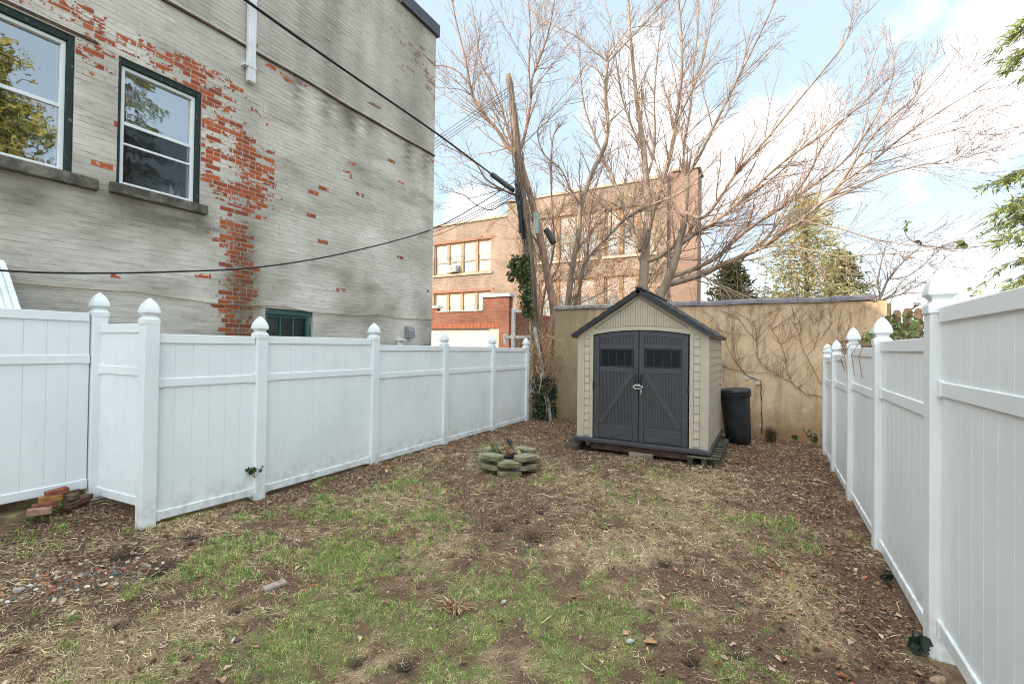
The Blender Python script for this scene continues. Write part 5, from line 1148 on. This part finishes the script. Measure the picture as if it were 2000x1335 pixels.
fy = np.concatenate([[-400, -120, -40, -15, -6, -2], np.arange(-.6, 11.2, .026), [11.6, 12.5, 15, 20, 30, 60, 150, 400]])
gx, gy = np.meshgrid(fx, fy); x, y = gx.ravel(), gy.ravel()
ins_ = (x > -7.2) & (x < 2.6) & (y > -.7) & (y < 11.3)
zz = np.where(ins_, hgt(x, y), -.02)
g_, b_, s_ = fields(x, y); k = fbm(x, y, 6, 4, 91)[:, None]; k2 = fbm(x, y, 2., 3, 95)[:, None]
soil = np.array((.20, .125, .08))*(1-k)+np.array((.065, .042, .030))*k
soil = soil*(1-.5*k2)+np.array((.175, .088, .062))*.5*k2
thatch = np.array((.42, .31, .18)); moss = np.array((.19, .195, .07)); ss = lambda q, a, b: np.clip((q-a)/(b-a), 0, 1)[:, None]
w = ss(s_-.6*b_, .15, .6)*.7; col = soil*(1-w)+thatch*w
w = ss(g_-.8*b_, .2, .55)*.75; col = col*(1-w)+moss*w
w = np.clip(holes(x, y), 0, 1)[:, None]; col = col*(1-w)+np.array((.030, .022, .018))*w
col = np.where(ins_[:, None], col, np.array((.12, .10, .07)))
nx_, ny_ = len(fx), len(fy); ii, jj = np.meshgrid(np.arange(nx_-1), np.arange(ny_-1)); a = (jj*nx_+ii).ravel()
m, nt, b = newmat('yard soil'); co = coord(nt)
c_ = mix(nt, 1., attr(nt, 'tint'), mix(nt, noise(nt, co, 55, 5, .75), (.30,)*3, (1.8,)*3), 'MULTIPLY')
c_ = mix(nt, maprange(nt, noise(nt, co, 130, 2, .6), .60, .66), c_, (.24, .17, .10)); lk(nt, c_, b.inputs['Base Color']); b.inputs['Roughness'].default_value = .95; b.inputs['Specular IOR Level'].default_value = .1
bump(nt, b, noise(nt, co, 70, 6, .75), .9, .02)
gr_ = npmesh('ground', np.stack([x, y, zz], 1), np.stack([a, a+1, a+nx_+1, a+nx_], 1), m, col, None, True); tag(gr_, 'patchy backyard lawn of thin grass, straw and bare brown soil', 'ground', None, 'structure')
# visible yard only, with room to step aside
def sample(n, seed):
    r = np.random.RandomState(seed); y = .35+10.35*r.rand(n)**1.6; x = -7+8*r.rand(n); ok = (x < .86) & ((x > -5.2) | ((y < 2.15) & (x > -6.85)))
    ok &= ~((x > -3.05) & (x < -.75) & (y > 7.68) & (y < 9.8)); ok &= (x > -.95*y-4.6); return x[ok], y[ok], r
def blades(name, label, n, dfn, ln, wd, cols, lean, seed, cat='grass'):
    x, y, r = sample(n, seed); p = dfn(x, y); ok = r.rand(len(x)) < p; x, y = x[ok], y[ok]; n = len(x)
    far = np.clip(np.hypot(x, y)/4.0, .7, 2.2)
    z = hgt(x, y)-.004; L = ln*(.45+.9*r.rand(n))*np.clip(far, .8, 1.25); W = wd*(.7+.6*r.rand(n))*far; a = r.rand(n)*6.283; e = np.clip(r.normal(lean, .28, n), .03, 1.5)
    d = np.stack([np.cos(a)*np.cos(e), np.sin(a)*np.cos(e), np.sin(e)], 1); s = np.stack([-np.sin(a), np.cos(a), np.zeros(n)], 1); tw = r.normal(0, .5, n)[:, None]; s = s+np.array((0, 0, 1.))[None]*tw*.4
    P_ = np.stack([x, y, z], 1); mid = P_+d*(L*.55)[:, None]; e2 = e-np.clip(r.normal(.5, .4, n), -.2, 1.4); d2 = np.stack([np.cos(a)*np.cos(e2), np.sin(a)*np.cos(e2), np.sin(e2)], 1); tip = mid+d2*(L*.5)[:, None]
    tip[:, 2] = np.maximum(tip[:, 2], z+.003)
    w = s*(W*.5)[:, None]; vs = np.stack([P_-w, P_+w, mid+w*.85, mid-w*.85, tip+w*.15, tip-w*.15], 1).reshape(-1, 3)
    q = np.array([(0, 1, 2, 3), (3, 2, 4, 5)]); fs = (np.arange(n)[:, None, None]*6+q[None]).reshape(-1, 4)
    c = np.array(cols)[r.randint(0, len(cols), n)]*(.65+.7*r.rand(n))[:, None]
    print(name, n); o = npmesh(name, vs, fs, Mtint('blades', .75, .15, .25), np.repeat(c, 6, 0)); tag(o, label, cat, None, 'stuff')
def scatter(n, dfn, seed, per=1, spread=0.):
    x, y, r = sample(n, seed); ok = r.rand(len(x)) < dfn(x, y); x, y = x[ok], y[ok]
    if per > 1: x = np.repeat(x, per); y = np.repeat(y, per); x = x+r.normal(0, spread, len(x)); y = y+r.normal(0, spread, len(y))
    return x, y, r
gm = lambda x, y: np.clip((fields(x, y)[0]-.8*fields(x, y)[1]-.30)*2.6, 0, 1)*(1-holes(x, y))
sm = lambda x, y: np.clip((fields(x, y)[2]-.55*fields(x, y)[1]+.02)*1.6, .07, 1)*(1-holes(x, y))
def tufts(name, label, xyr, per, ln, wd, cols, lean, sd_, cat='grass', align=0.):
    x, y, r = xyr; n = len(x); k = n//per
    far = np.clip(np.hypot(x, y)/3.6, .75, 2.3); tone = np.repeat(.62+.9*r.rand(k), per); kind = np.repeat(r.randint(0, len(cols), k), per)
    other = r.rand(n) < .35; kind = np.where(other, r.randint(0, len(cols), n), kind)
    z = hgt(x, y)-.003; L = ln*(.35+1.0*r.rand(n))*np.clip(far, .85, 1.3); W = wd*(.7+.6*r.rand(n))*far; a = r.rand(n)*6.283
    if align: a = a*(1-align)+align*(6.283*2*fbm(x, y, .8, 2, 88))
    e = np.clip(np.abs(r.normal(lean, sd_, n)), .02, 1.5)
    d = np.stack([np.cos(a)*np.cos(e), np.sin(a)*np.cos(e), np.sin(e)], 1); s = np.stack([-np.sin(a), np.cos(a), r.normal(0, .35, n)], 1)
    P_ = np.stack([x, y, z], 1); mid = P_+d*(L*.5)[:, None]; e2 = e-np.clip(r.normal(.55, .4, n), -.2, 1.4); a2 = a+r.normal(0, .45, n); d2 = np.stack([np.cos(a2)*np.cos(e2), np.sin(a2)*np.cos(e2), np.sin(e2)], 1); tip = mid+d2*(L*.5)[:, None]
    zt = hgt(tip[:, 0], tip[:, 1]); tip[:, 2] = np.maximum(tip[:, 2], zt+.002); w = s*(W*.5)[:, None]
    vs = np.stack([P_-w, P_+w, mid+w*.9, mid-w*.9, tip+w*.2, tip-w*.2], 1).reshape(-1, 3); q = np.array([(0, 1, 2, 3), (3, 2, 4, 5)]); fs = (np.arange(n)[:, None, None]*6+q[None]).reshape(-1, 4)
    c = np.array(cols)[kind]*(tone*(.75+.5*r.rand(n)))[:, None]
    o = npmesh(name, vs, fs, Mtint('blades', .75, .15, .25), np.repeat(c, 6, 0)); tag(o, label, cat, None, 'stuff'); return n
c1 = tufts('green_grass', 'short green grass growing in broken patches over the yard', scatter(76000, gm, 101, 12, .016), 12, .042, .0031, [(.15, .28, .06), (.24, .32, .085), (.09, .21, .055), (.38, .37, .13), (.52, .45, .22), (.42, .33, .16)], .8, .35)
c2 = tufts('dry_grass', 'matted dry straw coloured grass lying over the yard', scatter(56000, sm, 103, 7, .025), 7, .070, .0029, [(.62, .49, .29), (.50, .36, .21), (.70, .56, .37), (.38, .255, .155), (.27, .17, .105)], .16, .16, align=.55)
c3 = tufts('fine_twigs', 'thin dry stalks and twigs scattered on the lawn', scatter(5200, lambda x, y: np.full(x.shape, .5)+.4*(x > -.6), 107), 1, .19, .0042, [(.52, .40, .26), (.38, .25, .16), (.18, .11, .08), (.62, .50, .35)], .05, .05, 'twigs')
# crumbled leaf and bark litter over the soil
x, y, r = scatter(430000, lambda x, y: np.clip(.45+.55*fields(x, y)[1]-.25*gm(x, y), .25, 1)*(1-.8*holes(x, y)), 105); n = len(x); far = np.clip(np.hypot(x, y)/3.6, .7, 2.)
nrm = r.normal(0, .45, (n, 3)); nrm[:, 2] = 1; nrm /= np.linalg.norm(nrm, axis=1)[:, None]; t = np.cross(nrm, r.normal(size=(n, 3))); t /= np.linalg.norm(t, axis=1)[:, None]; bb = np.cross(nrm, t)
l = (.0035+.0085*r.rand(n)**2.2)[:, None]*far[:, None]; wq = l*(.25+.6*r.rand(n))[:, None]; P_ = np.stack([x, y, hgt(x, y)+.003], 1)
vs = np.stack([P_-t*l-bb*wq*.6, P_+t*l*.3-bb*wq, P_+t*l+bb*wq*.3, P_-t*l*.4+bb*wq], 1).reshape(-1, 3)
c = np.array([(.15, .085, .06), (.23, .135, .092), (.075, .046, .036), (.34, .23, .15), (.44, .32, .22), (.29, .145, .085), (.10, .062, .047), (.19, .10, .07)])[r.randint(0, 8, n)]*(.7+.6*r.rand(n))[:, None]
tag(npmesh('leaf_litter', vs, np.arange(4*n).reshape(-1, 4), Mtint('dead leaf', .7, .2, .15), np.repeat(c, 4, 0)), 'crumbled brown leaf and bark litter covering the soil', 'plant litter', None, 'stuff')
LOG = (c1, c2, c3, n)
# fallen leaves
x, y, r = sample(30000, 201)
p = .07+.5*np.exp(-((x-.55)/.45)**2)*(y < 9)+.85*np.clip((y-7.2)/1.5, 0, 1)+.25*np.exp(-((x+4.9)/.3)**2)+.2*fields(x, y)[1]
ok = r.rand(len(x)) < p; x, y = x[ok], y[ok]; n = len(x); nrm = r.normal(0, .38, (n, 3)); nrm[:, 2] = 1; nrm /= np.linalg.norm(nrm, axis=1)[:, None]
t = np.cross(nrm, r.normal(size=(n, 3))); t /= np.linalg.norm(t, axis=1)[:, None]; bb = np.cross(nrm, t)
sh_ = np.array([(0, -.6, .0), (.22, -.25, .10), (.30, .10, .16), (.16, .38, .10), (0, .62, .02), (-.16, .38, .12), (-.30, .10, .20), (-.22, -.25, .10), (0, .02, -.04)])
s = .036*(.35+1.2*r.rand(n)**1.5); curl = (.4+1.9*r.rand(n))
P_ = np.stack([x, y, hgt(x, y)+.010], 1); vs = P_[:, None]+s[:, None, None]*(sh_[None, :, 0:1]*t[:, None]+sh_[None, :, 1:2]*bb[:, None]+sh_[None, :, 2:3]*curl[:, None, None]*nrm[:, None])
vs = vs+r.normal(size=vs.shape)*(s*.11)[:, None, None]
q = np.array([(0, 1, 2, 8), (8, 2, 3, 4), (8, 4, 5, 6), (0, 8, 6, 7)]); fs = (np.arange(n)[:, None, None]*9+q[None]).reshape(-1, 4)
c = np.array([(.36, .22, .14), (.44, .29, .19), (.28, .17, .115), (.54, .39, .28), (.40, .19, .10), (.20, .125, .09), (.33, .22, .16), (.25, .15, .10)])[r.randint(0, 8, n)]*(.6+.7*r.rand(n))[:, None]
tag(npmesh('fallen_leaves', vs.reshape(-1, 3), fs, Mtint('dead leaf', .7, .2, .15), np.repeat(c, 9, 0)), 'brown fallen leaves scattered over the yard and along the fences', 'leaves', None, 'stuff')
# rubble
def stone_mb(mb, p, s, col, rr):
    t = []
    for i in range(3):
        for j in range(5 if i != 1 else 6):
            n_ = 5 if i != 1 else 6; a = 6.283*j/n_+i*.4; r_ = (.75, 1., .6)[i]*rr.uniform(.7, 1.15); t.append((p[0]+s*r_*math.cos(a), p[1]+s*r_*math.sin(a)*.8, p[2]+s*(-.25, .2, .5)[i]*rr.uniform(.7, 1.2)))
    o = len(mb.v); mb.v += t; mb.c += [col]*len(t); mb.hasc = True
    f = [tuple(range(11, 16))]
    for j in range(6): f += [(5+j, 5+(j+1) % 6, min((j+1), 5) % 5 if j < 5 else 0, min(j, 4))]
    for j in range(6): f += [(5+(j+1) % 6, 5+j, 11+min(j, 4), 11+((j+1) % 5 if j < 5 else 0))]
    mb.f += [tuple(dict.fromkeys(i+o for i in q)) for q in f]; mb.f = [q for q in mb.f if len(q) > 2]
rr = random.Random(44); mb = MB(); STM = M('rubble stone', (1, 1, 1), .9, (.6, .58, .55), 30, .45, .65, 90, .6, .006, tint=True)
cc = [(.34, .27, .20), (.20, .15, .12), (.42, .34, .25), (.36, .11, .06), (.36, .18, .11), (.12, .10, .09), (.56, .51, .44), (.15, .13, .12), (.19, .115, .085)]
for i in range(800):
    u, v = rr.choice(((60, 1140), (150, 1135), (230, 1110), (20, 1160), (110, 1120), (190, 1120), (260, 1105), (0, 1180))); p = atZ(u, v); X_, Y_ = p.x+rr.gauss(0, .16), p.y+rr.gauss(0, .13)
    h = float(hgt(np.array([X_]), np.array([Y_]))[0]); stone_mb(mb, (X_, Y_, h+.000), rr.choice((.004, .005, .006, .008, .010, .013, .018, .024)), jit(cc[rr.randrange(9)], .2), rr)
for i in range(420):
    Y_ = 1.1+8*rr.random()**1.5; X_ = rr.uniform(-.9*Y_-2.6 if Y_ < 2.6 else -5.05, .75)
    if X_ < -6: continue
    h = float(hgt(np.array([X_]), np.array([Y_]))[0]); stone_mb(mb, (X_, Y_, h+.003), rr.choice((.004, .005, .007, .009, .012)), jit(cc[rr.randrange(9)], .2), rr)
tag(mb.build('rubble', STM), 'small stone, brick and plaster rubble in the bare soil at the left', 'rubble', None, 'stuff')
# single bits of litter one can point to
def bit(name, uv, half, rz, col, label, cat, tilt=.1, lift=.012):
    p = atZ(*uv); c = V((p.x, p.y, float(hgt(np.array([p.x]), np.array([p.y]))[0])+lift)); a = V((math.cos(rz), math.sin(rz), tilt)).normalized(); s = V((-a.y, a.x, 0)).normalized(); u = a.cross(s)
    mb = MB()
    if cat == 'leaf':
        k = [(-1, 0, 0), (-.55, -.8, .35), (.1, -1, .5), (.65, -.55, .3), (1, 0, .1), (.65, .55, .4), (.1, 1, .7), (-.55, .8, .45), (0, 0, -.1)]; mb.add([tuple(c+a*half[0]*q[0]+s*half[1]*q[1]+u*(.02*q[2])) for q in k], [(0, 1, 2, 8), (8, 2, 3, 4), (8, 4, 5, 6), (0, 8, 6, 7)], col)
        tag(mb.build(name, STM, None, tuple(c)), label, cat); return
    if cat in ('litter', 'stone'):
        k = 7; pr = [(math.cos(6.283*i/k+.3)*rng.uniform(.7, 1.1), math.sin(6.283*i/k+.3)*rng.uniform(.7, 1.1)) for i in range(k)]; mb.prism(pr, lambda q: c+a*half[0]*q[0]+s*half[1]*q[1]-u*half[2], lambda q: c+a*half[0]*q[0]*.9+s*half[1]*q[1]*.9+u*half[2]*rng.uniform(.5, 1.2), col)
    else: mb.obox(c, a*half[0], s*half[1], u*half[2], col)
    tag(mb.build(name, STM, None, tuple(c), bevel=min(half)*.35), label, cat)
bit('broken_tile', (537, 1149), (.075, .034, .012), 1.35, (.36, .27, .235), 'pinkish broken tile strip lying in the grass left of centre', 'tile', .02, .016)
bit('plastic_scrap', (455, 1251), (.030, .010, .004), 2.2, (.50, .50, .50), 'small white plastic strip lying in the front grass', 'litter', .25)
bit('paper_scrap', (983, 1178), (.03, .018, .003), 1.3, (.36, .33, .30), 'crumpled grey paper scrap in the grass beside the dead tuft', 'litter', .3)
bit('paper_scrap', (1230, 1258), (.028, .024, .004), .4, (.38, .38, .36), 'pale flat scrap on the bare soil near the front right', 'litter', .15)
bit('dead_leaf', (1270, 1257), (.045, .022, .003), .2, (.38, .20, .10), 'large orange brown leaf lying on the bare soil at the front', 'leaf', .1)
bit('dead_leaf', (1545, 1200), (.04, .020, .003), .1, (.30, .16, .10), 'large dull brown leaf below the straw tuft on the right', 'leaf', .15)
bit('stone_flake', (37, 1152), (.05, .035, .010), .5, (.42, .38, .33), 'pale stone flake lying in the rubble at the left edge', 'stone', .1)
bit('slate_chip', (225, 1120), (.05, .028, .008), .3, (.10, .13, .15), 'dark blue grey slate chip in the rubble', 'stone', .2)
bit('wet_stone', (1440, 905), (.04, .03, .02), .3, (.05, .05, .05), 'small black stone in the leaves near the pallet', 'stone', .1)
p = atZ(1420, 1335); cx_ = atX(1424, 1330, .74)
bit('tan_stone', (1832, 1330), (.05, .035, .03), .4, (.36, .24, .15), 'rounded tan stone at the bottom of the nearest right fence panel', 'stone', .1)
# ------------------------------------------------------------------ light and sky
AZ, EL = R_(42), R_(27.5)
sd = V((math.sin(AZ)*math.cos(EL), math.cos(AZ)*math.cos(EL), -math.sin(EL)))      # direction the light travels
sl_ = bpy.data.lights.new('sun', 'SUN'); so = bpy.data.objects.new('sun', sl_); COL.objects.link(so); so.location = (-30, -30, 40)
so.rotation_euler = sd.to_track_quat('-Z', 'Y').to_euler(); sl_.energy = 2.8; sl_.angle = R_(.5); sl_.color = (1., .88, .74)
W = bpy.data.worlds.new('World'); SC.world = W; W.use_nodes = True; nt = W.node_tree; bg = nt.nodes['Background']
sky = nt.nodes.new('ShaderNodeTexSky'); sky.sky_type = 'NISHITA'; sky.sun_disc = False; sky.sun_elevation = EL; sky.sun_rotation = R_(180)+AZ; sky.air_density = 1.; sky.dust_density = 1.2; sky.ozone_density = 1.
tc_ = nt.nodes.new('ShaderNodeTexCoord'); D_ = tc_.outputs['Generated']; sx = nt.nodes.new('ShaderNodeSeparateXYZ'); lk(nt, D_, sx.inputs[0])
den = math_(nt, 'ADD', math_(nt, 'MAXIMUM', sx.outputs[2], 0.), .35); cx = nt.nodes.new('ShaderNodeCombineXYZ')
lk(nt, math_(nt, 'DIVIDE', sx.outputs[0], den), cx.inputs[0]); lk(nt, math_(nt, 'DIVIDE', sx.outputs[1], den), cx.inputs[1]); cx.inputs[2].default_value = 3.7
puffy = noise(nt, D_, 5.5, 8, .58); wisp = noise(nt, cx.outputs[0], 1.6, 7, .6)
f = .12
# cloud banks stand in these directions of the sky, each with its own angular size
for (u, v, r, w) in ((1250, 210, 8, 1.), (1330, 330, 9, 1.), (1500, 300, 8, .95), (1620, 340, 6, .7), (1130, 430, 7, .9), (1860, 250, 6.5, .9), (1770, 30, 4, .62), (1930, 60, 5, .66), (1880, 540, 7, .85), (930, 410, 5, .75), (1250, 580, 12, .9), (860, 560, 8, .6)):
    d = ray(u, v).normalized(); vm = nt.nodes.new('ShaderNodeVectorMath'); vm.operation = 'DOT_PRODUCT'; lk(nt, D_, vm.inputs[0]); vm.inputs[1].default_value = d
    e = math_(nt, 'MULTIPLY', math_(nt, 'EXPONENT', math_(nt, 'MULTIPLY', math_(nt, 'SUBTRACT', vm.outputs['Value'], 1.), 2./R_(r)**2)), w)
    f = math_(nt, 'MAXIMUM', e, f)
f = math_(nt, 'ADD', f, math_(nt, 'MULTIPLY', math_(nt, 'SUBTRACT', puffy, .5), 1.5)); f = math_(nt, 'ADD', f, math_(nt, 'MULTIPLY', math_(nt, 'SUBTRACT', wisp, .5), .9))
cl = maprange(nt, f, .26, .78); hz = maprange(nt, sx.outputs[2], .28, .02, .08, .48); cl = math_(nt, 'MAXIMUM', cl, hz)
skyc = mix(nt, .7, sky.outputs[0], (2.35, 3.0, 3.4))
c_ = mix(nt, cl, skyc, (4.4, 4.4, 4.4))
# unseen sky overhead and behind the camera boosted and warmed to brighten the shade
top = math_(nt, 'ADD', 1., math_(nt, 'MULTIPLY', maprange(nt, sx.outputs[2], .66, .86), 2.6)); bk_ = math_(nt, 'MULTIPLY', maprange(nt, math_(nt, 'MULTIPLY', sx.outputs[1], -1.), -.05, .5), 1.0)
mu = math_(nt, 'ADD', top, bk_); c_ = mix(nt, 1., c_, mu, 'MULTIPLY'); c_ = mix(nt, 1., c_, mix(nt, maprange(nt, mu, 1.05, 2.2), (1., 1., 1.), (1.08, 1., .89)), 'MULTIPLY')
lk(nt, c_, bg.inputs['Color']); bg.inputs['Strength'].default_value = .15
SC.view_settings.view_transform = 'Standard'; SC.view_settings.look = 'None'; SC.view_settings.gamma = 1; SC.view_settings.exposure = 1.15
SC.render.engine = 'CYCLES'; SC.cycles.use_denoising = True; SC.cycles.denoising_prefilter = 'NONE'; SC.cycles.max_bounces = 8; SC.cycles.transparent_max_bounces = 12; SC.render.filter_size = 1.; SC.cycles.filter_width = 1.
